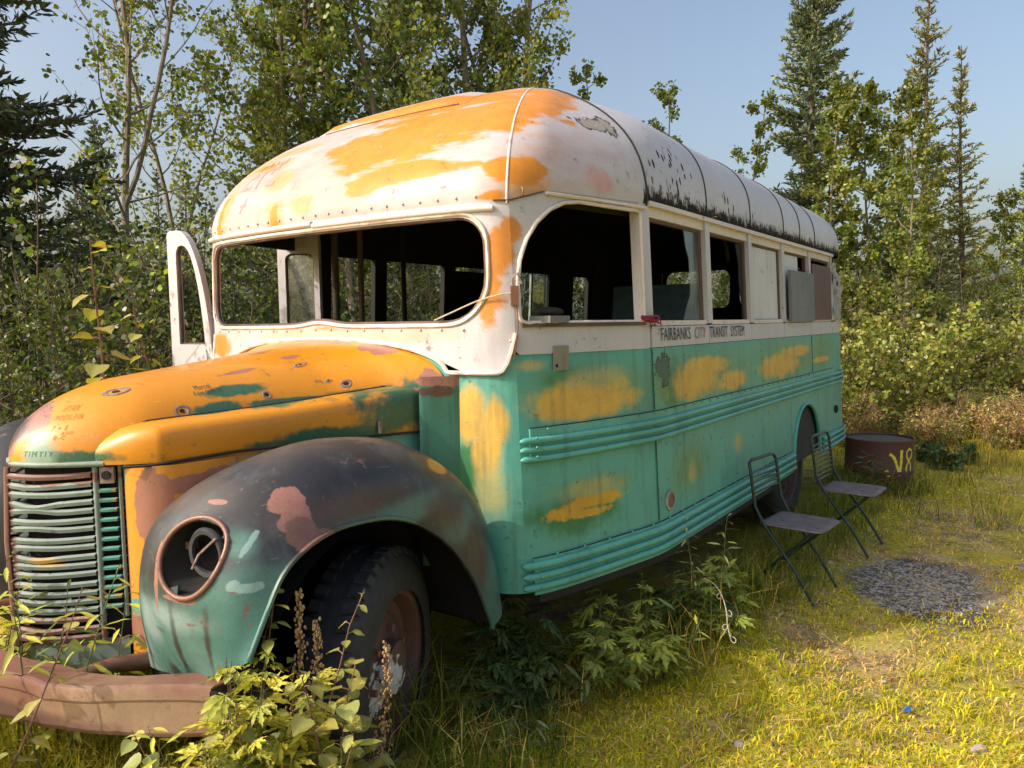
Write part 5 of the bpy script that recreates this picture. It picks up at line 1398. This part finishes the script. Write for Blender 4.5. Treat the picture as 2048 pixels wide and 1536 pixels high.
ey = roof(SA + .05, .02, .004); MB().tube([ey + np.array([.012 * cos(a), -.012 * cos(a) * .6, .016 * sin(a) + .006]) for a in np.linspace(0, 2 * pi, 12, endpoint=False)], .004, 5, closed=True).build('eyelet', M['bar'], bus, True, 60, True)

# ---- lettering
def text_mesh(txt, size, mapf, mat, name, parent, sx=1.0, shear=0.0, spacing=1.0, cut=None):
    cu = bpy.data.curves.new('t', 'FONT'); cu.body = txt; cu.size = size; cu.resolution_u = 2; cu.shear = shear; cu.space_character = spacing
    o = bpy.data.objects.new('t', cu); COL.objects.link(o)
    dg = bpy.context.evaluated_depsgraph_get()
    me = bpy.data.meshes.new_from_object(o.evaluated_get(dg)); bpy.data.objects.remove(o); bpy.data.curves.remove(cu)
    wd = 0
    bm = bmesh.new(); bm.from_mesh(me)
    bmesh.ops.triangulate(bm, faces=bm.faces[:])
    for v in bm.verts:
        x = v.co.x * sx; wd = max(wd, x)
        v.co = Vector(mapf(x, v.co.y))
    bm.to_mesh(me); bm.free()
    me.name = name; me.materials.clear(); me.materials.append(mat)
    o = link(name, me, parent, True)
    return o, wd
lm = lambda y0: (lambda x, y: body(SY(y0 + x), 1.577 + y, .0065))
y_ = .085
for wtxt, mt, sh in (('FAIRBANKS', 'letters', 0), ('CITY', 'lettersred', .25), ('TRANSIT', 'letters', 0), ('SYSTEM', 'letters', 0)):
    o, wd = text_mesh(wtxt, .088, lm(y_), M[mt], 'lettering', bus, .80, sh, 1.02)
    y_ += wd + .05
# pencilled letters on the roof front and scratched or inked names on the bonnet
_s0, _h0 = s_at_x(-.80), .33
text_mesh('ER*L', .15, lambda x, y: roof(-.76 + x * 1.1, .24 + y * 1.7, .0075), M['pencil'], 'scrawl', bus, 1.0, .2)
text_mesh('+', .12, lambda x, y: roof(-.66 + x * 1.2, .08 + y * 1.5, .0075), M['pencil'], 'scrawl', bus, .8, .3)
def hm(u0, h0, ku=1.0, kh=3.0): return lambda x, y: hood(u0 + x * ku, h0 + y * kh, .0016)
for tx, sz, u0, h0, mt, sx in (('RYAN', .022, .115, .72, 'scratch', 1.0), ('MOESLEIN', .020, .112, .62, 'scratch', .95), ('7 + E', .018, .13, .50, 'scratch', 1.1), ('AND', .014, .17, .44, 'scratch', 1.2), ('B-C', .018, .15, .38, 'scratch', 1.1), ('TIMTIY', .026, .055, .16, 'scratchgreen', 1.0)):
    text_mesh(tx, sz, hm(u0, h0, 1, 4.2), M[mt], 'scrawl', bonnet, sx, .1, 1.35)
text_mesh('Marcel', .020, hm(.655, .775, 1, 3.6), M['ink'], 'scrawl', bonnet, .95, .2, 1.15)
text_mesh('Kelm 06/01/17', .019, hm(.64, .715, 1, 3.6), M['ink'], 'scrawl', bonnet, .8, .2, 1.15)
# ------------------------------------------------------------------ chairs, drum, small things
def make_chair(slats, label):
    t = empty('folding_chair', (0, 0, 0), 0, label, 'chair', None)
    hw = .205; r = .0105
    # local axes: x forward, y sideways, z up. back frame and front legs are one bent tube
    path = [(.36, -hw, .008), (.24, -hw, .20), (.04, -hw, .46), (-.015, -hw, .56), (-.05, -hw, .80), (-.06, -hw + .012, .83), (-.063, -hw + .05, .842), (-.063, hw - .05, .842), (-.06, hw - .012, .83), (-.05, hw, .80), (-.015, hw, .56), (.04, hw, .46), (.24, hw, .20), (.36, hw, .008)]
    P = []
    for a, b in zip(path[:-1], path[1:]):
        for k in range(4): P.append(tuple(a[i] + (b[i] - a[i]) * k / 4 for i in range(3)))
    P.append(path[-1])
    MB().tube(P, r, 8).build('back_frame', M['chair'], t, True, 60)
    for sg in (-1, 1):
        MB().tube([(-.10, sg * (hw - .03), .008), (.34, sg * (hw - .03), .445)], r * .95, 8).build('leg', M['chair'], t, True, 60)
    MB().tube([(-.07, -hw + .03, .035), (-.07, hw - .03, .035)], r * .9, 8).build('stretcher', M['chair'], t, True, 60)
    MB().tube([(.30, -hw + .03, .41), (.30, hw - .03, .41)], r * .9, 8).build('stretcher', M['chair'], t, True, 60)
    n = 7
    for k in range(slats):
        z = .80 - .032 * (k + 1); x = -.05 + .035 * (.80 - z) / .24
        MB().tube([(x - .010 * (1 - (2 * q / 8 - 1) ** 2), -hw + 2 * hw * q / 8, z) for q in range(9)], .0045, 6, True, False, 1.6).build('back_slat', M['chair'], t, True, 60)
    # pressed seat with rounded front and turned edge
    lp = resample(rrect(0, .39, -hw + .015, hw - .015, (.02, .05, .05, .02)), 48)
    rows = [[(x, y, .447) for x, y in lp * .97 + np.array([.0055, 0])], [(x, y, .448) for x, y in lp], [(x, y, .455) for x, y in lp], [(x, y, .458) for x, y in lp * .985 + np.array([.003, 0])]]
    c_ = lp.mean(0)
    for q in (.8, .5, .2, .0): rows.append([(c_[0] + (x - c_[0]) * q, c_[1] + (y - c_[1]) * q, .458 - .008 * (1 - q)) for x, y in lp])
    rows.insert(0, [(c_[0], c_[1], .447) for _ in lp])
    MB().grid(rows, closed_u=True).build('seat', M['chairseat'], t, True, 50)
    return t
ch1 = make_chair(5, 'nearer folding chair with short barred back and worn seat beside the bus')
ch1.location = (1.404, 1.176, float(gz(1.65, 1.1)) + .0); ch1.rotation_euler = (0, 0, radians(-6))
ch2 = make_chair(9, 'farther folding chair with many bars in its back, beside the rear wheel arch')
ch1.scale = (.9, .9, .9); ch2.scale = (.9, .9, .9)
ch2.location = (1.49, 2.177, float(gz(1.70, 2.1)) + .003); ch2.rotation_euler = (0, 0, radians(-4))
ch1['group'] = ch2['group'] = 'folding chairs beside the bus'
# cut down oil drum
dx, dy = 1.47, 4.33; dz = float(gz(dx, dy)) + .02
dr = empty('oil_drum', (dx, dy, dz), 0, 'rusty cut down oil drum with yellow V8 sprayed on its side', 'drum')
R_ = .288; rows = []
prof = [(R_, 0), (R_, .14), (R_ + .007, .155), (R_ + .007, .165), (R_, .18), (R_, .42), (R_ + .006, .432), (R_ + .006, .444), (R_ - .006, .448), (R_ - .008, .436)]
for r_, z_ in prof: rows.append([(r_ * cos(a), r_ * sin(a), z_) for a in np.linspace(0, 2 * pi, 64, endpoint=False)])
MB().grid(rows, closed_u=True).build('shell', M['drum'], dr, True, 40)
rows = [[(q * (R_ - .008) * cos(a), q * (R_ - .008) * sin(a), .430 + .004 * (1 - q) + .003 * sin(5 * a) * q * (1 - q)) for a in np.linspace(0, 2 * pi, 48, endpoint=False)] for q in (1, .9, .6, .3, .02)]
MB().grid(rows, closed_u=True).build('lid', M['drumtop'], dr, True, 40)
def dpos(a, z): return np.array([(R_ + .0022) * cos(a), (R_ + .0022) * sin(a), z])
def dstroke(pts, w_):
    P = crom([(a * R_, z) for a, z in pts], 14) if len(pts) > 2 else np.array([(pts[0][0] * R_ + (pts[1][0] - pts[0][0]) * R_ * k / 8, pts[0][1] + (pts[1][1] - pts[0][1]) * k / 8) for k in range(9)])
    t_ = np.gradient(P, axis=0); t_ /= np.linalg.norm(t_, axis=1, keepdims=True) + 1e-9; nn = np.stack([-t_[:, 1], t_[:, 0]], 1)
    ww = np.array([w_ * (1 + .25 * sin(k * 2.3)) for k in range(len(P))])[:, None]
    L, Rr = P + nn * ww, P - nn * ww
    m = MB(); m.grid([[dpos(a / R_, z) for a, z in L], [dpos(a / R_, z) for a, z in Rr]])
    m.build('lettering', M['yellow'], dr, True, 60)
A0 = math.atan2(CP[1] - dy, CP[0] - dx)                   # the side turned to the clearing
dstroke([(A0 + .30, .335), (A0 + .44, .30), (A0 + .62, .155)], .012)
dstroke([(A0 + .68, .37), (A0 + .665, .25), (A0 + .62, .14)], .013)
dstroke([(A0 + .21, .19), (A0 + .26, .165), (A0 + .30, .13)], .014)
dstroke([(A0 + 1.13, .355), (A0 + .98, .375), (A0 + .86, .335), (A0 + .93, .28), (A0 + 1.08, .235), (A0 + 1.06, .165), (A0 + .92, .155), (A0 + .86, .20), (A0 + .95, .26), (A0 + 1.10, .30), (A0 + 1.14, .345)], .009)
# cord tied round the pillar and twine across the windscreen
cd = []
for k in range(60):
    t_ = k / 59; a = t_ * 2 * pi * 4
    cd.append(body(SY(-.02) + .075 * cos(a) - .005, 1.685 + .010 * sin(t_ * 17) + .008 * sin(a * 1.7) - .02 * (cos(a) + 1) * .2, .012 + .012 * (1 + sin(a)) * .5))
m = MB().tube(cd, .0038, 5); m.tube([body(SY(.02), 1.685, .02), body(SY(.055), 1.67, .022), body(SY(.07), 1.645, .016)], .003, 5); m.tube([body(SY(-.04), 1.675, .02), body(SY(-.03), 1.655, .018), body(SY(-.015), 1.635, .012)], .003, 5)
tag(m.build('cord', M['cord'], None, True, 60), 'red cord knotted round the pillar behind the driver window', 'cord')
tw_ = [body(SA - .01, 1.785, .02), body(SA - .07, 1.775, .014), body(s_at_x(.86), 1.752, .016), body(s_at_x(.76), 1.716, .014), body(s_at_x(.67), 1.684, .012)]
tag(MB().tube(crom(tw_, 20), .0032, 5).build('twine', M['twine'], None, True, 60), 'pale twine strung from the pillar bracket into the windscreen opening', 'twine')
hg = [body(SA + .004, 1.75, .02), body(SA + .008, 1.70, .016), body(SA + .004, 1.62, .014), body(SA - .012, 1.53, .012)]
tag(MB().tube(crom(hg, 14), .0035, 5).build('wire', M['rustmetal'], None, True, 60), 'thin rusty wire hanging from the bracket down the front corner', 'wire')
# on the driver window ledge
p = body(SY(-.63), 1.668, -.02)
tag(MB().sphere((p[0], p[1], 1.712), .058, 16, 8, (1, 1, .34)).build('hat', M['hole'], None, True, 60), 'dark round lid resting on the driver window ledge', 'lid')
tb = MB().box((p[0], p[1], 1.682), (.10, .15, .028)).build('tin', M['grey'], None, False, 40); tag(tb, 'low grey tin under the round lid on the driver window ledge', 'tin')
bm_ = bpy.data.objects['hat']; bm_.name = 'round_lid'
# stones, a scrap of blue plastic
def stone(x, y, s, sc, label, col=None):
    r3 = random.Random(int(x * 1000)); m = MB(); m.sphere((0, 0, 0), s, 9, 6, sc)
    m.v = [tuple(c * (1 + r3.uniform(-.16, .16)) for c in v) for v in m.v]
    o = m.build('stone', col or M['stone'], None, True, 25); o.location = (x, y, float(gz(x, y)) + s * sc[2] * .35); o.rotation_euler = (0, 0, r3.uniform(0, 6)); tag(o, label, 'stone')
lgt = simple('pale stone', (.42, .37, .33), .8, .25, 20)
stone(.92, -1.22, .032, (1, .8, .7), 'small grey stone lowest on the bare soil near the front wheel')
stone(1.11, -1.11, .038, (1.2, .9, .5), 'flat dark grey stone on the bare soil right of the small grey stone')
stone(1.80, -.55, .018, (1.2, 1, .7), 'little grey pebble at the corner of the sunlit grass', lgt)
stone(2.15, .31, .016, (1.2, .9, .6), 'little pale pebble in the middle of the sunlit grass', lgt)
stone(2.53, -.09, .026, (1.5, .8, .5), 'pale pinkish stone in the lower right of the sunlit grass', lgt)
stone(2.47, .30, .020, (1.4, .9, .5), 'brownish stone half sunk in the sunlit grass at the right')
stone(1.62, 1.72, .022, (1.4, .8, .5), 'pale stone by the feet of the farther chair', lgt)
stone(2.62, 2.35, .04, (1.3, .8, .4), 'flat grey stone in the shade at the right edge')
x, y = 2.28, .03
sc_ = MB().grid([[(-.012, -.02, .0), (.0, -.022, .006), (.012, -.02, .002)], [(-.012, 0, .008), (0, 0, .012), (.014, 0, .006)], [(-.010, .022, .002), (.002, .024, .006), (.012, .02, .0)]]).build('plastic_scrap', M['blue'], None, True, 60, False, .003)
sc_.location = (x, y, float(gz(x, y)) + .03); tag(sc_, 'tiny scrap of blue plastic lying in the sunlit grass', 'litter')
# ------------------------------------------------------------------ plants round the bus
def leaf_shape(name, kind, mat, col, seed=0):
    r_ = np.random.default_rng(seed)
    prof = {'heart': [(0, .02), (.06, .30), (.2, .44), (.4, .43), (.6, .33), (.8, .17), (.93, .05), (1, .0)],
            'oval': [(0, .02), (.12, .22), (.35, .33), (.6, .29), (.82, .14), (1, 0)],
            'lance': [(0, .012), (.15, .075), (.4, .11), (.7, .075), (1, 0)],
            'blade': [(0, .012), (.2, .03), (.5, .034), (.8, .02), (1, 0)]}.get(kind)
    V = []; F = []; C = []
    if prof:
        n = len(prof)
        for i, (t_, w_) in enumerate(prof):
            z = -.16 * t_ ** 2 + .02 * sin(t_ * 9 + seed)
            for s, zz in ((-1, .10), (-.5, .035), (0, 0), (.5, .035), (1, .10)):
                V.append((s * w_, t_, z + zz * w_ * 2.2 * (1 + .2 * r_.normal()))); C.append(np.array(col) * (1.25 if s == 0 else 1) * (1 + .06 * r_.normal()))
        for i in range(n - 1):
            for s in range(4): a = i * 5 + s; F.append((a, a + 1, a + 6, a + 5))
    else:                                                 # deeply cut, serrated palmate leaf
        def lobe(ang, L, w_):
            b = len(V); d_ = np.array([sin(ang), cos(ang)]); nn = np.array([d_[1], -d_[0]])
            pts = [(.0, .02), (.22, .5), (.30, .34), (.46, 1.0), (.55, .55), (.70, .75), (.78, .3), (1.0, 0)]
            for t_, q in pts:
                for s in (-1, 0, 1):
                    p = d_ * t_ * L + nn * s * q * w_; V.append((p[0], p[1] , -.25 * (t_ * L) ** 2 + (.04 if s else 0) + .02 * r_.normal())); C.append(np.array(col) * (1.15 if s == 0 else 1) * (1 + .07 * r_.normal()))
            for i in range(len(pts) - 1):
                for s in range(2): a = b + i * 3 + s; F.append((a, a + 1, a + 4, a + 3))
        for ang, L, w_ in ((0, 1, .15), (.55, .85, .13), (-.55, .85, .13), (1.15, .6, .10), (-1.15, .6, .10)): lobe(ang, L, w_)
    return fast_mesh(name, np.array(V), [np.array(F)], mat, np.clip(np.array(C), .005, .9), True)
LV = {}
def lv(kind, col, seed, key): LV.setdefault(key, []).append(leaf_shape('leaf_' + key, kind, M['leafbig'], col, seed))
for s in range(4):
    lv('heart', (.17 + .03 * s, .19 + .015 * s, .075), s, 'poplar'); lv('oval', (.19 + .02 * s, .20 + .02 * s, .07), s, 'willow')
    lv('cut', (.16 + .02 * s, .20 + .015 * s, .05), s, 'cut'); lv('cut', (.23 + .04 * s, .25 + .02 * s, .05), s, 'cutyellow')
    lv('lance', (.05 + .01 * s, .085 + .01 * s, .035), s, 'lance'); lv('lance', (.24 + .03 * s, .26 + .02 * s, .06), s, 'lanceyellow'); lv('lance', (.20, .23, .17), s, 'sage')
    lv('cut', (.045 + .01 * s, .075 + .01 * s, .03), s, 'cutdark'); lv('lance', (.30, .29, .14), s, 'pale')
def plant(name, x, y, h, key, nl, size, label, cat='plant', group=None, lean=(0, 0), stem='stem', nst=1, seed=0, up=.4, low=.15, spread=.0, whorl=False, zb=None, stemr=.0035, pet=.35):
    r_ = random.Random(seed * 7 + 3)
    t = empty(name, (x, y, float(gz(x, y)) if zb is None else zb), 0, label, cat, group)
    for s in range(nst):
        a0 = r_.uniform(0, 6.28); rr = spread * r_.random()
        p = np.array([cos(a0) * rr * .4, sin(a0) * rr * .4, 0]); d_ = np.array([lean[0] + cos(a0) * spread * 1.2 * (nst > 1), lean[1] + sin(a0) * spread * 1.2 * (nst > 1), 1.0])
        hs_ = h * r_.uniform(.75, 1.05) if nst > 1 else h
        P = [p]; dd = d_ / np.linalg.norm(d_)
        for k in range(8):
            dd = dd + np.array([r_.gauss(0, .06), r_.gauss(0, .06), 0]); dd /= np.linalg.norm(dd); P.append(P[-1] + dd * hs_ / 8)
        m = MB().tube(P, [stemr * (1.2 - .9 * k / 8) for k in range(9)], 5)
        P = np.array(P); todo = []
        for k in range(nl):
            q = low + (1 - low) * (k + r_.random() * .8) / nl; q = min(q, .99); f_ = q * 8; i = int(f_); c_ = P[i] + (P[i + 1] - P[i]) * (f_ - i)
            az = k * 2.399 + r_.uniform(-.5, .5); L = size * r_.uniform(.7, 1.15) * (1 - .35 * max(0, q - .7) / .3)
            out = np.array([cos(az), sin(az), up]); out /= np.linalg.norm(out); e = c_ + out * L * pet
            m.tube([c_, c_ + out * L * pet * .6 + np.array([0, 0, L * .03]), e], [stemr * .45, stemr * .35, stemr * .3], 4, False); todo.append((e, az, L))
        m.build('stem', M[stem], t, True, 60)
        for e, az, L in todo:
            o = link('leaf', LV[key][r_.randrange(4)], t); o.location = e; o.scale = (L, L, L)
            o.rotation_euler = (r_.uniform(-.7, .35) + up * .3, r_.uniform(-.45, .45), az - pi / 2)
    return t
# poplar saplings with big rounded leaves
plant('poplar_sapling', -.30, -1.64, 1.80, 'poplar', 15, .105, 'poplar sapling with large pale leaves standing behind the bonnet at the left', 'sapling', None, (.03, .0), 'redstem', seed=1, low=.55, stemr=.008, up=.2)
plant('poplar_sapling', -1.02, -1.02, 1.72, 'poplar', 8, .085, 'poplar sapling leaning against the open door with leaves over the bonnet edge', 'sapling', None, (.12, -.08), 'redstem', seed=2, low=.72, stemr=.006, up=.2)
plant('poplar_sapling', .56, -2.60, .84, 'poplar', 12, .068, 'poplar sapling growing in front of the rusty bumper', 'sapling', None, (-.06, .08), 'redstem', seed=3, low=.35, stemr=.0042, up=.3)
plant('poplar_sapling', 1.18, -1.98, .70, 'poplar', 15, .070, 'bushy poplar sapling in front of the front wheel, rightmost of the saplings', 'sapling', None, (.02, .06), 'redstem', 2, seed=4, low=.42, spread=.12, stemr=.0045, up=.3)
plant('willow_sapling', 1.05, -2.06, .78, 'willow', 15, .052, 'willow sprig with small rounded leaves between bumper end and tyre', 'sapling', None, (.05, .1), 'redstem', 2, seed=5, low=.4, spread=.14, stemr=.004, up=.4)
plant('willow_sapling', .80, -2.00, .70, 'willow', 10, .048, 'arching twig with yellow leaves below the headlight', 'sapling', None, (.20, -.10), 'redstem', 1, seed=6, low=.6, stemr=.004, up=.4)
plant('willow_sapling', .42, -2.28, .80, 'lanceyellow', 10, .095, 'sprig with long leaves between the bumper and the lower fender', 'sapling', None, (.1, 0), 'stem', 2, seed=7, low=.6, spread=.1, stemr=.004, up=.5)
gname = 'yellow green weeds in front of the bumper and tyre'
for k, (x, y, h) in enumerate([(1.06, -2.22, .56), (1.10, -2.18, .60), (1.18, -2.10, .56), (1.10, -2.34, .46), (1.24, -2.18, .48), (1.06, -2.10, .62), (1.28, -2.02, .50), (1.14, -2.30, .50), (1.14, -2.38, .42), (1.22, -2.28, .44), (1.30, -2.12, .42), (1.14, -2.42, .40),
                               (.90, -2.50, .22), (.74, -2.56, .22), (.62, -2.60, .24), (.48, -2.64, .24), (.36, -2.66, .26), (.92, -2.56, .20), (.80, -2.62, .22), (.66, -2.68, .22), (.26, -2.64, .30)]):
    plant('weed', x, y, h, 'cutyellow' if k % 3 else 'lanceyellow', 14, .085, 'yellowing weed with jagged leaves in front of the bumper and front tyre', 'weed', gname, seed=20 + k, nst=3, spread=.12, low=.45, up=.5)
for k, (x, y, h) in enumerate([(.05, -2.30, .74), (-.10, -2.30, .78), (.16, -2.27, .72), (.25, -2.25, .66), (.33, -2.2, .6), (.10, -2.5, .62), (.20, -2.55, .5), (.0, -2.5, .7)]):
    plant('weed', x, y, h, 'lance' if k % 2 else 'lanceyellow', 15, .10, 'leafy weed growing between the grille and the bumper', 'weed', 'weeds between grille and bumper', seed=40 + k, nst=2, spread=.1, low=.5, up=.5)
for k, (x, y, h) in enumerate([(1.16, -1.88, .52), (1.26, -1.86, .44), (1.10, -2.02, .60), (.98, -2.05, .62), (1.20, -2.22, .54), (1.32, -1.98, .40), (1.04, -2.16, .60), (1.16, -2.42, .40), (1.08, -2.24, .60), (1.22, -2.10, .52), (1.10, -2.36, .46), (1.16, -2.30, .48), (.80, -2.52, .24), (.60, -2.62, .24), (.40, -2.66, .26), (1.26, -2.22, .44), (1.30, -2.06, .46)]):
    plant('willow_sapling', x, y, h, 'poplar' if k % 3 else 'willow', 11, .064, 'leafy young shoot crowding the front tyre', 'sapling', 'young shoots crowding the front tyre', seed=120 + k, nst=2, spread=.10, low=.4, up=.35, stem='redstem')
for k, (x, y, h) in enumerate([(-.12, -2.86, .82), (.05, -2.80, .90), (.16, -2.92, .84), (.30, -2.78, .74), (.42, -2.84, .78), (-.02, -2.98, .95), (.22, -2.72, .70), (.48, -2.76, .66)]):
    plant('weed', x, y, h, ('lance', 'lanceyellow', 'poplar')[k % 3], 13, .085, 'unseen tall weed added beyond the left edge to shadow the bumper', 'weed', 'unseen weeds added to shadow the bumper', seed=160 + k, nst=2, spread=.12, low=.4, up=.5)  # out-of-view weeds added so their leaf shadows fall on the bumper
# weeds along the side of the bus
gside = 'weeds with cut leaves along the lower side of the bus'
rw = random.Random(5)
for k in range(26):
    x, y = [(1.10, -.50), (1.18, -.32), (1.26, -.14), (1.32, .04), (1.24, .10), (1.36, -.28), (1.22, -.55), (1.40, .14), (1.16, -.74), (1.30, .24), (1.35, .40), (1.33, .56), (1.42, .52)][k % 13]
    x += rw.uniform(-.05, .07); y += rw.uniform(-.07, .07)
    key = ('cut', 'lance', 'cut', 'cutdark', 'lanceyellow', 'cut', 'lance')[k % 7]
    plant('weed', x, y, rw.uniform(.22, .46) * (.7 if x > 1.36 else 1), key, rw.choice((6, 8, 10)), rw.uniform(.07, .14), {'cut': 'fresh green weed with jagged leaves', 'lance': 'dark weed with narrow leaves', 'cutdark': 'dark weed with jagged leaves', 'lanceyellow': 'pale weed with narrow leaves'}[key] + (' under the front end of the skirt' if y < -.2 else ' under the skirt by the filler cap' if y < .3 else ' under the skirt near the nearer chair'), 'weed', gside, seed=60 + k, nst=rw.choice((1, 2, 3)), spread=.2, low=.3, up=rw.uniform(.2, .8), lean=(rw.uniform(0, .2), rw.uniform(-.2, .1)))
for k, (x, y, h) in enumerate([(.93, -.78, .42), (1.05, -.86, .30), (.86, -.62, .44), (1.02, -.64, .36), (.98, -1.0, .28)]):
    plant('weed', x, y, h, 'cutdark', 7, .13, 'dark weed in the shade behind the front wheel', 'weed', 'dark weeds behind the front wheel', seed=80 + k, nst=3, spread=.2, low=.4, up=.4)
plant('weed', 1.37, .20, .58, 'pale', 20, .07, 'tall pale weed catching the sun in front of the skirt', 'weed', None, (.02, -.03), 'stem', 2, seed=90, low=.3, spread=.1, up=.6)
plant('weed', 1.12, -.98, .14, 'sage', 9, .085, 'low grey green sprig with drooping leaves on the shaded soil', 'weed', None, (.05, -.1), 'stem', 2, seed=91, low=.3, spread=.15, up=-.1)
plant('weed', 1.42, 3.85, .42, 'lance', 18, .12, 'fireweed with long dark leaves in front of the drum', 'weed', None, (.05, -.05), 'redstem', 3, seed=92, low=.25, spread=.15, up=.4)
# curled dry stalk
cu_ = [(1.40, .12, .46), (1.46, .09, .46), (1.52, .04, .43), (1.56, -.01, .38), (1.58, -.05, .33), (1.60, -.07, .29)]
tk = empty('dry_stalk', (1.40, .18, float(gz(1.4, .18))), 0, 'pale curled dry stalk arching out over the sunlit grass', 'stalk')
o0 = np.array([1.40, .18, float(gz(1.4, .18))])
MB().tube(crom([np.array([0, 0, 0]), np.array([.02, 0, .25])] + [np.array(p) - o0 for p in cu_], 26), .0022, 5).build('stem', M['twine'], tk, True, 60)
for k, p in enumerate(cu_[2:]):
    q = np.array(p) - o0; pts = [q + np.array([.022 * (1 - cos(a)) * (1 if k % 2 else -1) * .8, .01 * a * .3, -.022 * sin(a) - .004 * a]) * (1 - a / 9) for a in np.linspace(0, 5, 12)]
    MB().tube([q] + [q + (w_ - pts[0]) for w_ in pts], [.0022] * 9 + [.002, .0018, .0015, .0012], 5).build('tendril', M['twine'], tk, True, 60)
# seeding plumes
def plume(x, y, h, n_, label, seed):
    r_ = random.Random(seed); t = empty('dock_plant', (x, y, float(gz(x, y)) - .08), 0, label, 'plant', 'brown seed plumes beside the tyre')
    st = [np.array([.01 * sin(k), .008 * k * .3, h * k / 9]) for k in range(10)]
    MB().tube(st, .0032, 5).build('stem', M['redstem'], t, True, 60)
    m = MB()
    for k in range(n_):
        q = r_.uniform(.52, 1.0); c_ = np.array([.01 * sin(q * 9), .008 * q * 9 * .3, h * q]); a = r_.uniform(0, 6.28); o = .022 * (1.15 - q) * 2 * r_.random() + .004
        m.sphere(c_ + np.array([cos(a) * o, sin(a) * o, r_.uniform(-.008, .008)]), r_.uniform(.0022, .0048), 5, 3, (1, 1, 1.5))
    m.build('seed_head', simple('brown seed heads', (.26, .15, .07), .8, .3, 60) if 'seedm' not in M else M['seedm'], t, True, 60, kind='stuff')
M['seedm'] = simple('brown seed head', (.42, .27, .13), .8, .3, 60)
plume(1.06, -1.96, .80, 230, 'tall brown seed plume in front of the tyre tread', 1)
plume(1.09, -1.93, .72, 170, 'second seed plume close beside the tallest one', 2)
plume(1.22, -1.80, .66, 160, 'shorter brown seed plume in front of the wheel rim', 3)
bpy.context.view_layer.update()
